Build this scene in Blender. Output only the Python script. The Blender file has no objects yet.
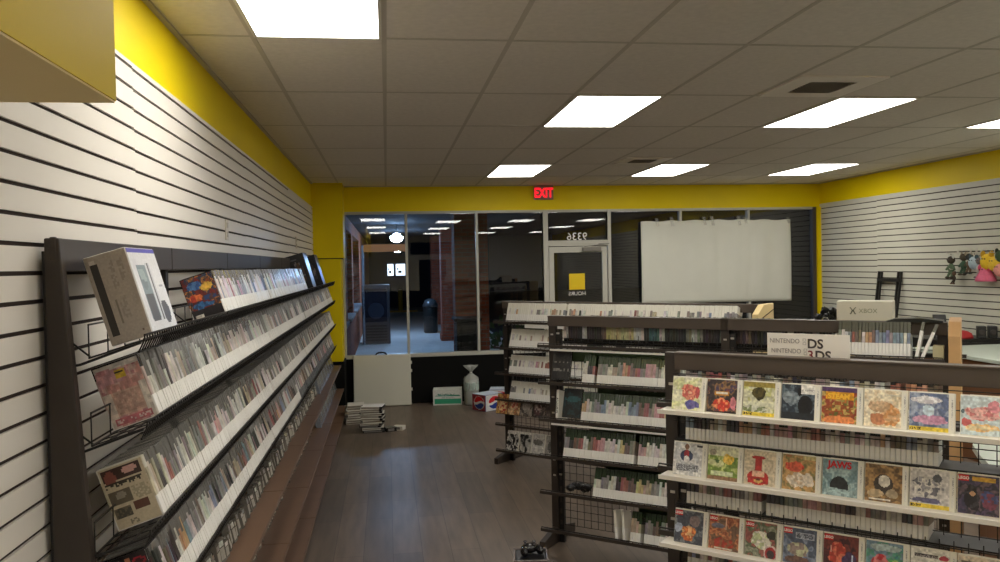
import bpy, bmesh, math, random
from mathutils import Vector, Matrix
random.seed(7)
scene = bpy.context.scene
EXPOSURE = 0.12
COL = scene.collection
CAMZ = 1.87                      # eye height; the z numbers below called "rel" are measured from the eye
Rd = math.radians

# ------------------------------------------------------------------ colour + materials
def lin(c):
    return tuple(((v/255.0)/12.92 if v/255.0 <= .04045 else ((v/255.0+.055)/1.055)**2.4) for v in c)
MATS = {}
def mat(name, rgb, rough=.5, metal=0.0, noise=0.0, nscale=8.0, bump=0.0, emit=0.0, spec=.5, coat=0.0, trans=0.0):
    if name in MATS: return MATS[name]
    m = bpy.data.materials.new(name); m.use_nodes = True
    nt = m.node_tree; b = nt.nodes['Principled BSDF']; c = lin(rgb)
    b.inputs['Base Color'].default_value = (*c, 1); b.inputs['Roughness'].default_value = rough
    b.inputs['Metallic'].default_value = metal; b.inputs['Specular IOR Level'].default_value = spec
    b.inputs['Coat Weight'].default_value = coat
    if trans: b.inputs['Transmission Weight'].default_value = trans
    if emit:
        b.inputs['Emission Color'].default_value = (*c, 1); b.inputs['Emission Strength'].default_value = emit
    if noise or bump:
        tc = nt.nodes.new('ShaderNodeTexCoord'); n = nt.nodes.new('ShaderNodeTexNoise')
        n.inputs['Scale'].default_value = nscale; n.inputs['Detail'].default_value = 5
        nt.links.new(tc.outputs['Object'], n.inputs['Vector'])
        if noise:
            r = nt.nodes.new('ShaderNodeMapRange'); r.inputs['From Min'].default_value = .25; r.inputs['From Max'].default_value = .75
            r.inputs['To Min'].default_value = 1-noise; r.inputs['To Max'].default_value = 1+noise*.5
            nt.links.new(n.outputs['Fac'], r.inputs['Value'])
            mx = nt.nodes.new('ShaderNodeVectorMath'); mx.operation = 'SCALE'; mx.inputs[0].default_value = c
            nt.links.new(r.outputs['Result'], mx.inputs['Scale']); nt.links.new(mx.outputs['Vector'], b.inputs['Base Color'])
        if bump:
            bp = nt.nodes.new('ShaderNodeBump'); bp.inputs['Strength'].default_value = bump; bp.inputs['Distance'].default_value = .004
            nt.links.new(n.outputs['Fac'], bp.inputs['Height']); nt.links.new(bp.outputs['Normal'], b.inputs['Normal'])
    MATS[name] = m; return m

def attr_mat(name, rough=.35, coat=.2, emit=0.0):
    """printed paper: the ink colours are stored on the mesh"""
    m = bpy.data.materials.new(name); m.use_nodes = True; nt = m.node_tree; b = nt.nodes['Principled BSDF']
    a = nt.nodes.new('ShaderNodeVertexColor'); a.layer_name = 'Ink'
    nt.links.new(a.outputs['Color'], b.inputs['Base Color']); b.inputs['Roughness'].default_value = rough
    b.inputs['Coat Weight'].default_value = coat; b.inputs['Coat Roughness'].default_value = .15
    MATS[name] = m; return m

def insert_mat(name):
    """printed spine insert: one ink colour per case with mottled print in it"""
    m = bpy.data.materials.new(name); m.use_nodes = True; nt = m.node_tree; b = nt.nodes['Principled BSDF']
    oi = nt.nodes.new('ShaderNodeObjectInfo'); tc = nt.nodes.new('ShaderNodeTexCoord')
    n = nt.nodes.new('ShaderNodeTexNoise'); n.noise_dimensions = '4D'; n.inputs['Scale'].default_value = 45; n.inputs['Detail'].default_value = 3
    mp = nt.nodes.new('ShaderNodeMapping'); mp.inputs['Scale'].default_value = (1, 1, .7)
    nt.links.new(tc.outputs['Object'], mp.inputs['Vector']); nt.links.new(mp.outputs['Vector'], n.inputs['Vector'])
    ml = nt.nodes.new('ShaderNodeMath'); ml.operation = 'MULTIPLY'; ml.inputs[1].default_value = 60
    nt.links.new(oi.outputs['Random'], ml.inputs[0]); nt.links.new(ml.outputs[0], n.inputs['W'])
    r = nt.nodes.new('ShaderNodeMapRange'); r.inputs['From Min'].default_value = .3; r.inputs['From Max'].default_value = .7
    r.inputs['To Min'].default_value = .6; r.inputs['To Max'].default_value = 1.25
    nt.links.new(n.outputs['Fac'], r.inputs['Value'])
    mx = nt.nodes.new('ShaderNodeVectorMath'); mx.operation = 'SCALE'
    nt.links.new(oi.outputs['Color'], mx.inputs[0]); nt.links.new(r.outputs['Result'], mx.inputs['Scale'])
    nt.links.new(mx.outputs['Vector'], b.inputs['Base Color']); b.inputs['Roughness'].default_value = .3
    b.inputs['Coat Weight'].default_value = .3
    MATS[name] = m; return m

def wood_floor():
    m = bpy.data.materials.new('grey_brown_plank_floor'); m.use_nodes = True; nt = m.node_tree; b = nt.nodes['Principled BSDF']
    tc = nt.nodes.new('ShaderNodeTexCoord'); mp = nt.nodes.new('ShaderNodeMapping'); mp.inputs['Rotation'].default_value = (0, 0, Rd(90))
    nt.links.new(tc.outputs['Object'], mp.inputs['Vector'])
    br = nt.nodes.new('ShaderNodeTexBrick'); br.offset = .37; br.inputs['Scale'].default_value = 1
    br.inputs['Brick Width'].default_value = 1.22; br.inputs['Row Height'].default_value = .19; br.inputs['Mortar Size'].default_value = .0018
    br.inputs['Color1'].default_value = (*lin((108, 94, 81)), 1); br.inputs['Color2'].default_value = (*lin((92, 81, 71)), 1)
    br.inputs['Mortar'].default_value = (*lin((62, 55, 50)), 1); br.inputs['Bias'].default_value = 0
    nt.links.new(mp.outputs['Vector'], br.inputs['Vector'])
    n = nt.nodes.new('ShaderNodeTexNoise'); n.inputs['Scale'].default_value = 3; n.inputs['Detail'].default_value = 8
    m2 = nt.nodes.new('ShaderNodeMapping'); m2.inputs['Scale'].default_value = (6, .7, 1)
    nt.links.new(tc.outputs['Object'], m2.inputs['Vector']); nt.links.new(m2.outputs['Vector'], n.inputs['Vector'])
    r = nt.nodes.new('ShaderNodeMapRange'); r.inputs['From Min'].default_value = .3; r.inputs['From Max'].default_value = .7
    r.inputs['To Min'].default_value = .78; r.inputs['To Max'].default_value = 1.2
    nt.links.new(n.outputs['Fac'], r.inputs['Value'])
    mx = nt.nodes.new('ShaderNodeVectorMath'); mx.operation = 'SCALE'
    nt.links.new(br.outputs['Color'], mx.inputs[0]); nt.links.new(r.outputs['Result'], mx.inputs['Scale'])
    nt.links.new(mx.outputs['Vector'], b.inputs['Base Color']); b.inputs['Roughness'].default_value = .40
    b.inputs['Specular IOR Level'].default_value = .35
    return m

def brick_mat(name, c1, c2, mortar, axis):
    m = bpy.data.materials.new(name); m.use_nodes = True; nt = m.node_tree; b = nt.nodes['Principled BSDF']
    tc = nt.nodes.new('ShaderNodeTexCoord'); sp = nt.nodes.new('ShaderNodeSeparateXYZ'); cb = nt.nodes.new('ShaderNodeCombineXYZ')
    nt.links.new(tc.outputs['Object'], sp.inputs[0])
    ad = nt.nodes.new('ShaderNodeMath'); ad.operation = 'ADD'
    nt.links.new(sp.outputs['X'], ad.inputs[0]); nt.links.new(sp.outputs['Y'], ad.inputs[1])
    nt.links.new(ad.outputs[0], cb.inputs['X']); nt.links.new(sp.outputs['Z'], cb.inputs['Y'])
    br = nt.nodes.new('ShaderNodeTexBrick'); br.inputs['Scale'].default_value = 1
    br.inputs['Brick Width'].default_value = .21; br.inputs['Row Height'].default_value = .075; br.inputs['Mortar Size'].default_value = .006
    br.inputs['Color1'].default_value = (*lin(c1), 1); br.inputs['Color2'].default_value = (*lin(c2), 1); br.inputs['Mortar'].default_value = (*lin(mortar), 1)
    nt.links.new(cb.outputs[0], br.inputs['Vector']); nt.links.new(br.outputs['Color'], b.inputs['Base Color'])
    b.inputs['Roughness'].default_value = .85; return m

def glass_mat(name='window_glass', ior=1.9):
    m = bpy.data.materials.new(name); m.use_nodes = True; nt = m.node_tree
    nt.nodes.remove(nt.nodes['Principled BSDF']); out = nt.nodes['Material Output']
    t = nt.nodes.new('ShaderNodeBsdfTransparent'); t.inputs['Color'].default_value = (.86, .9, .9, 1)
    g = nt.nodes.new('ShaderNodeBsdfGlossy'); g.inputs['Roughness'].default_value = .0
    f = nt.nodes.new('ShaderNodeFresnel'); f.inputs['IOR'].default_value = ior
    mx = nt.nodes.new('ShaderNodeMixShader')
    nt.links.new(f.outputs[0], mx.inputs[0]); nt.links.new(t.outputs[0], mx.inputs[1]); nt.links.new(g.outputs[0], mx.inputs[2])
    nt.links.new(mx.outputs[0], out.inputs['Surface']); MATS[name] = m
    m2 = bpy.data.materials.new('clear_glass_edge'); m2.use_nodes = True; nt = m2.node_tree
    nt.nodes.remove(nt.nodes['Principled BSDF']); t = nt.nodes.new('ShaderNodeBsdfTransparent')
    nt.links.new(t.outputs[0], nt.nodes['Material Output'].inputs['Surface']); MATS['clear_glass_edge'] = m2
    return m
def film_mat(name, rgb, alpha, rough=.12):
    """thin clear plastic film: part see-through, part glossy"""
    m = bpy.data.materials.new(name); m.use_nodes = True; nt = m.node_tree; b = nt.nodes['Principled BSDF']
    b.inputs['Base Color'].default_value = (*lin(rgb), 1); b.inputs['Roughness'].default_value = rough; b.inputs['Alpha'].default_value = alpha
    MATS[name] = m; return m

# ------------------------------------------------------------------ mesh builder
class MB:
    def __init__(s): s.v = []; s.f = []; s.m = []; s.c = []
    def quad(s, pts, mi=0, col=None):
        k = len(s.v); s.v += [tuple(p) for p in pts]; s.f.append(tuple(range(k, k+len(pts)))); s.m.append(mi); s.c.append(col)
    def hexa(s, p, mi=0, col=None):
        """8 points: bottom ring 0-3 (counter-clockwise from above), top ring 4-7"""
        k = len(s.v); s.v += [tuple(q) for q in p]
        for f in ((3, 2, 1, 0), (4, 5, 6, 7), (0, 1, 5, 4), (1, 2, 6, 5), (2, 3, 7, 6), (3, 0, 4, 7)):
            s.f.append(tuple(k+i for i in f)); s.m.append(mi); s.c.append(col)
    def box(s, x0, x1, y0, y1, z0, z1, mi=0, col=None):
        s.hexa([(x0, y0, z0), (x1, y0, z0), (x1, y1, z0), (x0, y1, z0), (x0, y0, z1), (x1, y0, z1), (x1, y1, z1), (x0, y1, z1)], mi, col)
    def bar(s, a, b, w, mi=0, col=None, seg=4):
        a = Vector(a); b = Vector(b); d = (b-a)
        if d.length < 1e-6: return
        d.normalize(); up = Vector((0, 0, 1)) if abs(d.z) < .9 else Vector((1, 0, 0))
        x = d.cross(up).normalized(); y = d.cross(x).normalized(); k = len(s.v)
        for e in (a, b):
            for i in range(seg):
                t = 2*math.pi*(i+.5)/seg; s.v.append(tuple(e+(x*math.cos(t)+y*math.sin(t))*w))
        for i in range(seg):
            j = (i+1) % seg; s.f.append((k+i, k+j, k+seg+j, k+seg+i)); s.m.append(mi); s.c.append(col)
        s.f.append(tuple(k+i for i in reversed(range(seg)))); s.f.append(tuple(k+seg+i for i in range(seg))); s.m += [mi, mi]; s.c += [col, col]
    def tube(s, pts, w, mi=0, seg=6):
        for a, b in zip(pts[:-1], pts[1:]): s.bar(a, b, w, mi, None, seg)
    def prism(s, poly, y0, y1, plane='xz', mi=0, col=None):
        """polygon extruded along the missing axis"""
        def P(p, t):
            return {'xz': (p[0], t, p[1]), 'yz': (t, p[0], p[1]), 'xy': (p[0], p[1], t)}[plane]
        n = len(poly); k = len(s.v); s.v += [P(p, y0) for p in poly]+[P(p, y1) for p in poly]
        s.f.append(tuple(range(k, k+n))); s.f.append(tuple(reversed(range(k+n, k+2*n)))); s.m += [mi, mi]; s.c += [col, col]
        for i in range(n):
            j = (i+1) % n; s.f.append((k+i, k+n+i, k+n+j, k+j)); s.m.append(mi); s.c.append(col)
    def lathe(s, prof, cx=0, cy=0, seg=20, mi=0, wob=None):
        k = len(s.v); n = len(prof)
        for r, z in prof:
            for i in range(seg):
                t = 2*math.pi*i/seg; rr = r*(1+(wob(t, z) if wob else 0)); s.v.append((cx+rr*math.cos(t), cy+rr*math.sin(t), z))
        for a in range(n-1):
            for i in range(seg):
                j = (i+1) % seg; s.f.append((k+a*seg+i, k+a*seg+j, k+(a+1)*seg+j, k+(a+1)*seg+i)); s.m.append(mi); s.c.append(None)
        s.f.append(tuple(k+i for i in reversed(range(seg)))); s.f.append(tuple(k+(n-1)*seg+i for i in range(seg))); s.m += [mi, mi]; s.c += [None, None]
    def blob(s, c, r, mi=0, seg=10, rings=7, jit=0):
        k = len(s.v); rx, ry, rz = r if hasattr(r, '__len__') else (r, r, r)
        for a in range(rings+1):
            ph = math.pi*a/rings
            for i in range(seg):
                t = 2*math.pi*i/seg; q = 1+random.uniform(-jit, jit)
                s.v.append((c[0]+rx*q*math.sin(ph)*math.cos(t), c[1]+ry*q*math.sin(ph)*math.sin(t), c[2]-rz*q*math.cos(ph)))
        for a in range(rings):
            for i in range(seg):
                j = (i+1) % seg; s.f.append((k+a*seg+i, k+a*seg+j, k+(a+1)*seg+j, k+(a+1)*seg+i)); s.m.append(mi); s.c.append(None)
    def mesh(s, name, mats, smooth=False):
        me = bpy.data.meshes.new(name); me.from_pydata(s.v, [], s.f)
        for m in (mats if isinstance(mats, (list, tuple)) else [mats]): me.materials.append(m)
        me.polygons.foreach_set('material_index', s.m)
        if any(c is not None for c in s.c):
            ca = me.color_attributes.new('Ink', 'FLOAT_COLOR', 'CORNER'); buf = []
            for p, c in zip(me.polygons, s.c):
                buf += list((*lin(c or (128, 128, 128)), 1.0))*p.loop_total
            ca.data.foreach_set('color', buf)
        if smooth: me.polygons.foreach_set('use_smooth', [True]*len(me.polygons))
        me.update(); return me
    def build(s, name, mats, parent=None, smooth=False, loc=None, rot=None, bevel=0):
        return link(name, s.mesh(name, mats, smooth), parent, loc, rot, bevel)
def link(name, data, parent=None, loc=None, rot=None, bevel=0):
    o = bpy.data.objects.new(name, data); COL.objects.link(o)
    if parent is not None: o.parent = parent
    if loc is not None: o.location = loc
    if rot is not None: o.rotation_euler = rot
    if bevel:
        b = o.modifiers.new('edge', 'BEVEL'); b.width = bevel; b.segments = 2; b.limit_method = 'ANGLE'
    return o
def tag(o, label=None, cat=None, group=None, kind=None):
    if label: o['label'] = label
    if cat: o['category'] = cat
    if group: o['group'] = group
    if kind: o['kind'] = kind
    return o
def empty(name, loc, rz=0, label=None, cat=None, group=None):
    o = bpy.data.objects.new(name, None); o.empty_display_size = .1; COL.objects.link(o)
    o.location = loc; o.rotation_euler = (0, 0, rz); return tag(o, label, cat, group)
def struct(o, label=None, cat=None):
    return tag(o, label, cat, None, 'structure')
def text_mesh(name, txt, size, m, extrude=.0006, align='CENTER', bold=0.0, shear=0.0, spacing=1.0):
    cu = bpy.data.curves.new(name, 'FONT'); cu.body = txt; cu.size = size; cu.extrude = extrude; cu.align_x = align
    cu.offset = bold; cu.shear = shear; cu.space_character = spacing; cu.resolution_u = 3
    o = bpy.data.objects.new(name+'_tmp', cu); COL.objects.link(o); bpy.context.view_layer.update()
    me = bpy.data.meshes.new_from_object(o.evaluated_get(bpy.context.evaluated_depsgraph_get()))
    bpy.data.objects.remove(o); me.materials.clear(); me.materials.append(m); return me

# ------------------------------------------------------------------ printed artwork (a raster of ink cells)
def paint(w, h, pal, ops, scale=5, seed=0, mix=1.0):
    rg = random.Random(seed); L = [[rg.random() for _ in range(w//2+3)] for _ in range(h//2+3)]
    def noise(x, y, s):
        x = x*s; y = y*s; i, j = int(x), int(y); fx, fy = x-i, y-j; fx = fx*fx*(3-2*fx); fy = fy*fy*(3-2*fy)
        g = lambda a, b: L[b % len(L)][a % len(L[0])]
        return (g(i, j)*(1-fx)+g(i+1, j)*fx)*(1-fy)+(g(i, j+1)*(1-fx)+g(i+1, j+1)*fx)*fy
    out = []
    for j in range(h):
        row = []
        for i in range(w):
            x = (i+.5)/w; y = (j+.5)/h
            t = min(.999, max(0, (.65*noise(x, y, scale)+.35*noise(x+.37, y+.11, scale*2.7)-.18)/.64))
            t *= len(pal)-1e-3; a_ = int(t); f_ = min(1, (t-a_)*1.6); c2 = pal[min(a_+1, len(pal)-1)]; c = tuple(p*(1-f_)+q*f_ for p, q in zip(pal[a_], c2))
            for op in ops:
                k = op[0]
                if k == 'r' and op[1] <= x <= op[3] and op[2] <= y <= op[4]: c = op[5]
                elif k == 'e' and ((x-op[1])/op[3])**2+((y-op[2])/op[4])**2 <= 1: c = op[5]
                elif k == 'n' and ((x-op[1])/op[3])**2+((y-op[2])/op[4])**2 <= 1+.9*(noise(x*1.3+.2, y*1.3, 7)-.5):
                    c = op[5][int(noise(x+.5, y+.3, scale*2)*.999*len(op[5]))]
                elif k == 't' and op[1] <= x <= op[3] and op[2] <= y <= op[4]:      # a line of small print
                    if rg.random() < .6: c = op[5]
            q = (.84+.32*noise(x+.13, y+.71, scale*3.1))*(.97+.06*rg.random()) if scale > 3 else .97+.06*rg.random(); g_ = sum(c)/3; row.append(tuple(min(250, (g_*.14+v*.86)*q) for v in c))
        out.append(row)
    return out
def art(name, W, H, grid, o, xd, yd, parent=None, m=None, lift=.0008):
    """printed sheet lying on a face: o = its lower left corner, xd/yd = unit directions"""
    o = Vector(o); xd = Vector(xd); yd = Vector(yd); nrm = xd.cross(yd); h = len(grid); w = len(grid[0]); b = MB(); oo = o+nrm*lift
    for j in range(h):
        for i in range(w):
            b.quad([oo+xd*(W*i/w)+yd*(H*j/h), oo+xd*(W*(i+1)/w)+yd*(H*j/h), oo+xd*(W*(i+1)/w)+yd*(H*(j+1)/h), oo+xd*(W*i/w)+yd*(H*(j+1)/h)], 0, grid[j][i])
    A, B, C, D = o, o+xd*W, o+xd*W+yd*H, o+yd*H           # the sheet's edge, down to the face it lies on
    for p, q in ((A, B), (B, C), (C, D), (D, A)):
        b.quad([p, q, q+nrm*lift, p+nrm*lift], 0, (225, 222, 214))
    return b.build(name, m or MATS['printed_paper'], parent)

# ------------------------------------------------------------------ materials
attr_mat('printed_paper'); attr_mat('matt_print', .6, 0)
insert_mat('spine_insert'); glass_mat()
M_cream = mat('cream_slat_panel', (228, 222, 212), .45, noise=.03, nscale=2)
M_groove = mat('slat_groove', (44, 29, 21), .8)
M_cream_dim = mat('dimmed_slat_panel', (206, 204, 188), .5, noise=.03, nscale=2)  # copy of the cream panel; the right wall's dimmer light is put into its colour
M_yellow = mat('yellow_wall_paint', (240, 213, 0), .5, noise=.04, nscale=3, spec=.25)
M_ceil = mat('ceiling_tile', (226, 220, 212), .95, noise=.08, nscale=30, bump=.15)
M_grid = mat('ceiling_grid_metal', (196, 190, 180), .7, spec=.2)
M_knee = mat('black_wall_paint', (9, 9, 8), .7, spec=.15)
M_alu = mat('window_frame_aluminium', (186, 184, 172), .4, noise=.03)
M_dark = mat('dark_alu', (70, 62, 54), .45)
M_white = mat('white_paint', (222, 220, 210), .5)
M_lamp = mat('light_diffuser', (255, 251, 243), .5, emit=11)
M_rack = mat('brown_black_rack_steel', (56, 48, 42), .45, noise=.12, nscale=20)
M_rail = mat('dark_rail_laminate', (82, 71, 62), .42, noise=.08, nscale=15)
M_black = mat('black_steel', (22, 20, 19), .45)
M_wire = mat('black_wire', (26, 23, 21), .4)
M_chrome = mat('zinc_clip', (205, 200, 190), .35, metal=.6)
M_deck = mat('brown_hardboard', (112, 86, 66), .5, noise=.1, nscale=6)
M_wood = mat('tan_wood', (196, 154, 104), .5, noise=.12, nscale=9)
M_creamwood = mat('pale_cream_wood', (220, 196, 142), .5, noise=.06, nscale=9)
M_label = mat('white_label_paper', (232, 229, 222), .45, noise=.04, nscale=60)
M_strip = mat('white_strip', (226, 220, 208), .4)
M_grey = mat('grey_clear_plastic', (132, 130, 126), .18, noise=.15, nscale=30, coat=.3)
M_green = mat('green_clear_plastic', (44, 62, 36), .22, noise=.2, nscale=30, coat=.3)
M_darkcase = mat('dark_case_plastic', (38, 36, 34), .25, coat=.3)
M_whitecase = mat('white_case_plastic', (226, 222, 208), .3, coat=.2)
M_ink = mat('black_ink', (28, 26, 26), .5)
M_greyink = mat('grey_ink', (150, 146, 140), .5)
M_redink = mat('red_ink', (196, 30, 38), .5)
M_whiteink = mat('white_ink', (235, 233, 228), .5)
# ------------------------------------------------------------------ camera (solved from the ceiling grid)
def Z(r): return CAMZ+r
yaw, pitch, roll = .137462, .020344, .020394
fw = Vector((math.sin(yaw)*math.cos(pitch), math.cos(yaw)*math.cos(pitch), -math.sin(pitch)))
r0 = Vector((math.cos(yaw), -math.sin(yaw), 0)); d0 = fw.cross(r0)
rr = r0*math.cos(roll)+d0*math.sin(roll); dd = -r0*math.sin(roll)+d0*math.cos(roll)
cam = bpy.data.cameras.new('camera'); cam.sensor_width = 36; cam.lens = 36*817.5/1000; cam.clip_start = .05; cam.clip_end = 200
co = bpy.data.objects.new('camera', cam); COL.objects.link(co)
mw = Matrix((rr, -dd, -fw)).transposed().to_4x4(); mw.translation = (0, 0, CAMZ); co.matrix_world = mw
scene.camera = co

# ------------------------------------------------------------------ room shell
XL, XR, YF, YB, HC = -.94, 6.28, 11.19, -8.2, CAMZ+1.09
b = MB(); b.box(XL-.1, XR+.1, YB-.1, YF+.1, -.12, 0); struct(b.build('floor', wood_floor()), 'dark grey-brown wood plank floor', 'floor')
b = MB(); b.box(XL-.1, XR+.1, YB-.1, YF+.1, HC, HC+.1); struct(b.build('ceiling', M_ceil), 'suspended ceiling of long mineral tiles', 'ceiling')
GX, GY, TW, TL = .0132, 3.961, .6096, 1.2192
b = MB()
for i in range(-2, 12):
    x = GX+i*TW
    if XL < x < XR: b.box(x-.012, x+.012, YB, YF, HC-.0022, HC)
for j in range(-10, 7):
    y = GY+j*TL
    if YB < y < YF: b.box(XL, XR, y-.012, y+.012, HC-.002, HC)
for s, x in ((1, XL), (-1, XR)): b.box(min(x, x+s*.025), max(x, x+s*.025), YB, YF, HC-.012, HC)
b.box(XL, XR, YF-.025, YF, HC-.012, HC)
struct(b.build('trim_1', M_grid), 'painted metal ceiling grid', 'ceiling grid')
ZS = Z(.785)                                  # top of the slat panels
def slatwall(name, x, s, phase, y0, y1, label, panel):
    """wall core + yellow band above + real slats with dark grooves; s = +1 when the room is on the +x side"""
    b = MB(); X = lambda a, c: (min(x+s*a, x+s*c), max(x+s*a, x+s*c))
    b.box(*X(-.1, 0), YB, YF, 0, HC, 0)                                                  # painted core
    y = y0; k = 0
    while y < y1-.01:
        e = min(y+2.44, y1); dz = [0, .0035, -.003, .002, -.002][k % 5]
        b.box(*X(0, .004), y, e, .0, ZS, 1)
        z = Z(phase)+dz; zs = [z+i*.0762 for i in range(-40, 30)]
        cuts = [q for q in zs if .03 < q < ZS-.02]
        edges = [0]+cuts+[ZS+.0]
        for a, c in zip(edges[:-1], edges[1:]):
            lo = a+.006 if a > 0 else 0; hi = c-.006 if c < ZS else ZS
            b.box(*X(.003, .013), y+.0002, e-.0002, lo, hi, 2)
        y = e; k += 1
    struct(b.build(name, [M_yellow, M_groove, panel]), label, 'wall')
slatwall('wall_left', XL, 1, .076, -6.52, 10.73, 'yellow wall faced with cream slat panels and dark grooves, by the long rack', M_cream)
slatwall('wall_right', XR, -1, .718, -7.3, YF-.02, 'yellow wall faced with cream slat panels and dark grooves, behind the hanging toys', M_cream_dim)
# rear wall (only met as a faint reflection in the shop windows)
b = MB(); b.box(XL-.1, XR+.1, YB-.1, YB, 0, HC, 0); b.box(1.2, 2.2, YB, YB+.02, 0, 2.1, 1); b.box(.9, 2.4, YB, YB+.02, 2.3, 2.75, 1)
b.box(XL, XR, YB, YB+.012, 0, .95, 1)
struct(b.build('wall_back', [mat('rear_wall_paint', (236, 236, 232), .6), M_knee]), 'pale rear wall with dark lower part', 'wall')
# shop front wall: yellow header, black knee wall, corner column
SILL, HEAD = Z(-1.19), Z(.745)
b = MB()
b.box(XL, XR, YF, YF+.16, HEAD, HC, 0); b.box(6.215, XR, YF-.05, YF+.16, 0, HEAD, 0); b.box(XL, -.62, YF, YF+.16, 0, HEAD, 0)
struct(b.build('wall_front', M_yellow), 'yellow wall band above the shop windows', 'wall')
b = MB(); b.box(-.86, 2.17, YF-.02, YF+.16, 0, SILL-.05, 0); b.box(3.12, 6.215, YF-.02, YF+.16, 0, SILL-.05, 0)
b.box(XL+.015, -.565, 10.708, YF-.02, 0, .655, 0)
struct(b.build('baseboard_front', M_knee), 'black painted knee wall below the shop windows', 'knee wall')
b = MB(); b.box(XL, -.585, 10.745, YF-.001, 0, Z(.115), 0); b.box(XL, -.545, 10.725, YF-.001, Z(.125), HC, 0); b.box(XL, -.575, 10.735, YF-.002, Z(.115), Z(.125), 1)
struct(b.build('wall_corner', [M_yellow, M_groove]), 'yellow corner column beside the first shop window', 'column')

# windows: frame bars + a slab of glass as child
def window(name, x0, x1, z0, z1, label, left=.022, right=.022, bot=.05, top=.035, dark_right=False):
    b = MB(); y0, y1 = YF-.012, YF+.075
    b.box(x0, x0+left, y0, y1, z0, z1, 0); b.box(x1-right, x1, y0, y1, z0, z1, 1 if dark_right else 0)
    b.box(x0+left, x1-right, y0, y1, z0, z0+bot, 0); b.box(x0+left, x1-right, y0, y1, z1-top, z1, 0)
    o = struct(b.build(name, [M_alu, M_dark], bevel=.003), label, 'window')
    g = MB(); k = (x0+left-.004, x1-right+.004, z0+bot-.004, z1-top+.004)
    g.quad([(k[0], YF+.03, k[2]), (k[1], YF+.03, k[2]), (k[1], YF+.03, k[3]), (k[0], YF+.03, k[3])], 0)
    g.quad([(k[0], YF+.036, k[2]), (k[0], YF+.036, k[3]), (k[1], YF+.036, k[3]), (k[1], YF+.036, k[2])], 1)
    for q in (0, 1): g.quad([(k[q], YF+.03, k[2]), (k[q], YF+.036, k[2]), (k[q], YF+.036, k[3]), (k[q], YF+.03, k[3])], 1)
    for q in (2, 3): g.quad([(k[0], YF+.03, k[q]), (k[0], YF+.036, k[q]), (k[1], YF+.036, k[q]), (k[1], YF+.03, k[q])], 1)
    g.build('pane', [MATS['window_glass'], MATS['clear_glass_edge']], o); return o
window('window_1', -.585, .280, SILL-.05, HEAD, 'leftmost shop window beside the yellow column, looking along the covered walk', .03, .022)
window('window_2', .236+.044, 1.244, SILL-.05, HEAD, 'shop window showing the brick piers outside', 0.012, .022)
window('window_3', 1.244, 2.165, SILL-.05, HEAD, 'shop window just left of the glass door', .012, .0)
window('window_4', 2.235, 3.085, Z(.285), HEAD, 'transom pane with reversed white numbers above the door', .0, .0, .03)
window('window_5', 3.135, 4.165, SILL-.05, HEAD, 'shop window just right of the door, its right part covered by paper', .0, .022)
window('window_6', 4.165, 5.185, SILL-.05, HEAD, 'shop window fully behind the hung paper', .012, .022)
window('window_7', 5.185, 6.215, SILL-.05, HEAD, 'rightmost shop window beside the slat wall', .012, .055, dark_right=True)
# door with its jambs
b = MB()
b.box(2.165, 2.235, YF-.014, YF+.077, 0, HEAD, 0); b.box(3.085, 3.135, YF-.014, YF+.077, 0, HEAD, 0)
b.box(2.235, 3.085, YF-.014, YF+.077, Z(.235), Z(.285), 0)
d = struct(b.build('door_1', M_alu, bevel=.003), 'glass shop door in an aluminium frame', 'door')
b = MB(); y0, y1 = YF, YF+.045
b.box(2.243, 2.315, y0, y1, .01, Z(.228)); b.box(3.005, 3.077, y0, y1, .01, Z(.228)); b.box(2.315, 3.005, y0, y1, .01, .2); b.box(2.315, 3.005, y0, y1, Z(.145), Z(.228))
b.build('door_frame', M_alu, d, bevel=.003)
g = MB(); k = (2.313, 3.007, .198, Z(.147))
g.quad([(k[0], YF+.02, k[2]), (k[1], YF+.02, k[2]), (k[1], YF+.02, k[3]), (k[0], YF+.02, k[3])], 0)
g.quad([(k[0], YF+.026, k[2]), (k[0], YF+.026, k[3]), (k[1], YF+.026, k[3]), (k[1], YF+.026, k[2])], 1)
g.build('pane', [MATS['window_glass'], MATS['clear_glass_edge']], d)
b = MB(); b.box(2.72, 2.98, YF-.06, YF-.001, Z(.16), Z(.215)); b.bar((2.74, YF-.05, Z(.225)), (3.09, YF-.075, Z(.262)), .009); b.bar((3.09, YF-.075, Z(.262)), (2.95, YF-.016, Z(.262)), .008)
b.build('door_closer', mat('closer_grey', (120, 116, 108), .4), d, bevel=.003)
b = MB(); b.bar((2.33, YF-.05, .95), (2.99, YF-.05, .95), .016, seg=10); b.box(2.3, 2.36, YF-.07, YF, .90, 1.0); b.box(2.96, 3.02, YF-.07, YF, .90, 1.0)
b.build('push_bar', M_alu, d)
# lettering on glass, seen from behind
def glass_text(name, txt, size, x, z, y, label, cat, m=M_whiteink):
    o = link(name, text_mesh(name, txt, size, m), None, (x, y, z), (Rd(90), 0, Rd(180))); return tag(o, label, cat)
glass_text('street_number', '9336', .150, 2.655, Z(.30)+.02, YF+.0275, 'reversed white street number 9336 on the pane above the door', 'number')
t = empty('hours_decal', (2.64, YF+.012, Z(-.435)), 0, 'yellow square decal with reversed white HOURS lettering on the door glass', 'decal')
b = MB(); b.box(-.112, .112, 0, .006, .06, .285); b.build('square', mat('yellow_vinyl', (228, 196, 14), .45), t)
link('lettering', text_mesh('lettering', 'HOURS', .075, M_whiteink), t, (0, .003, -.02), (Rd(90), 0, Rd(180)))

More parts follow.
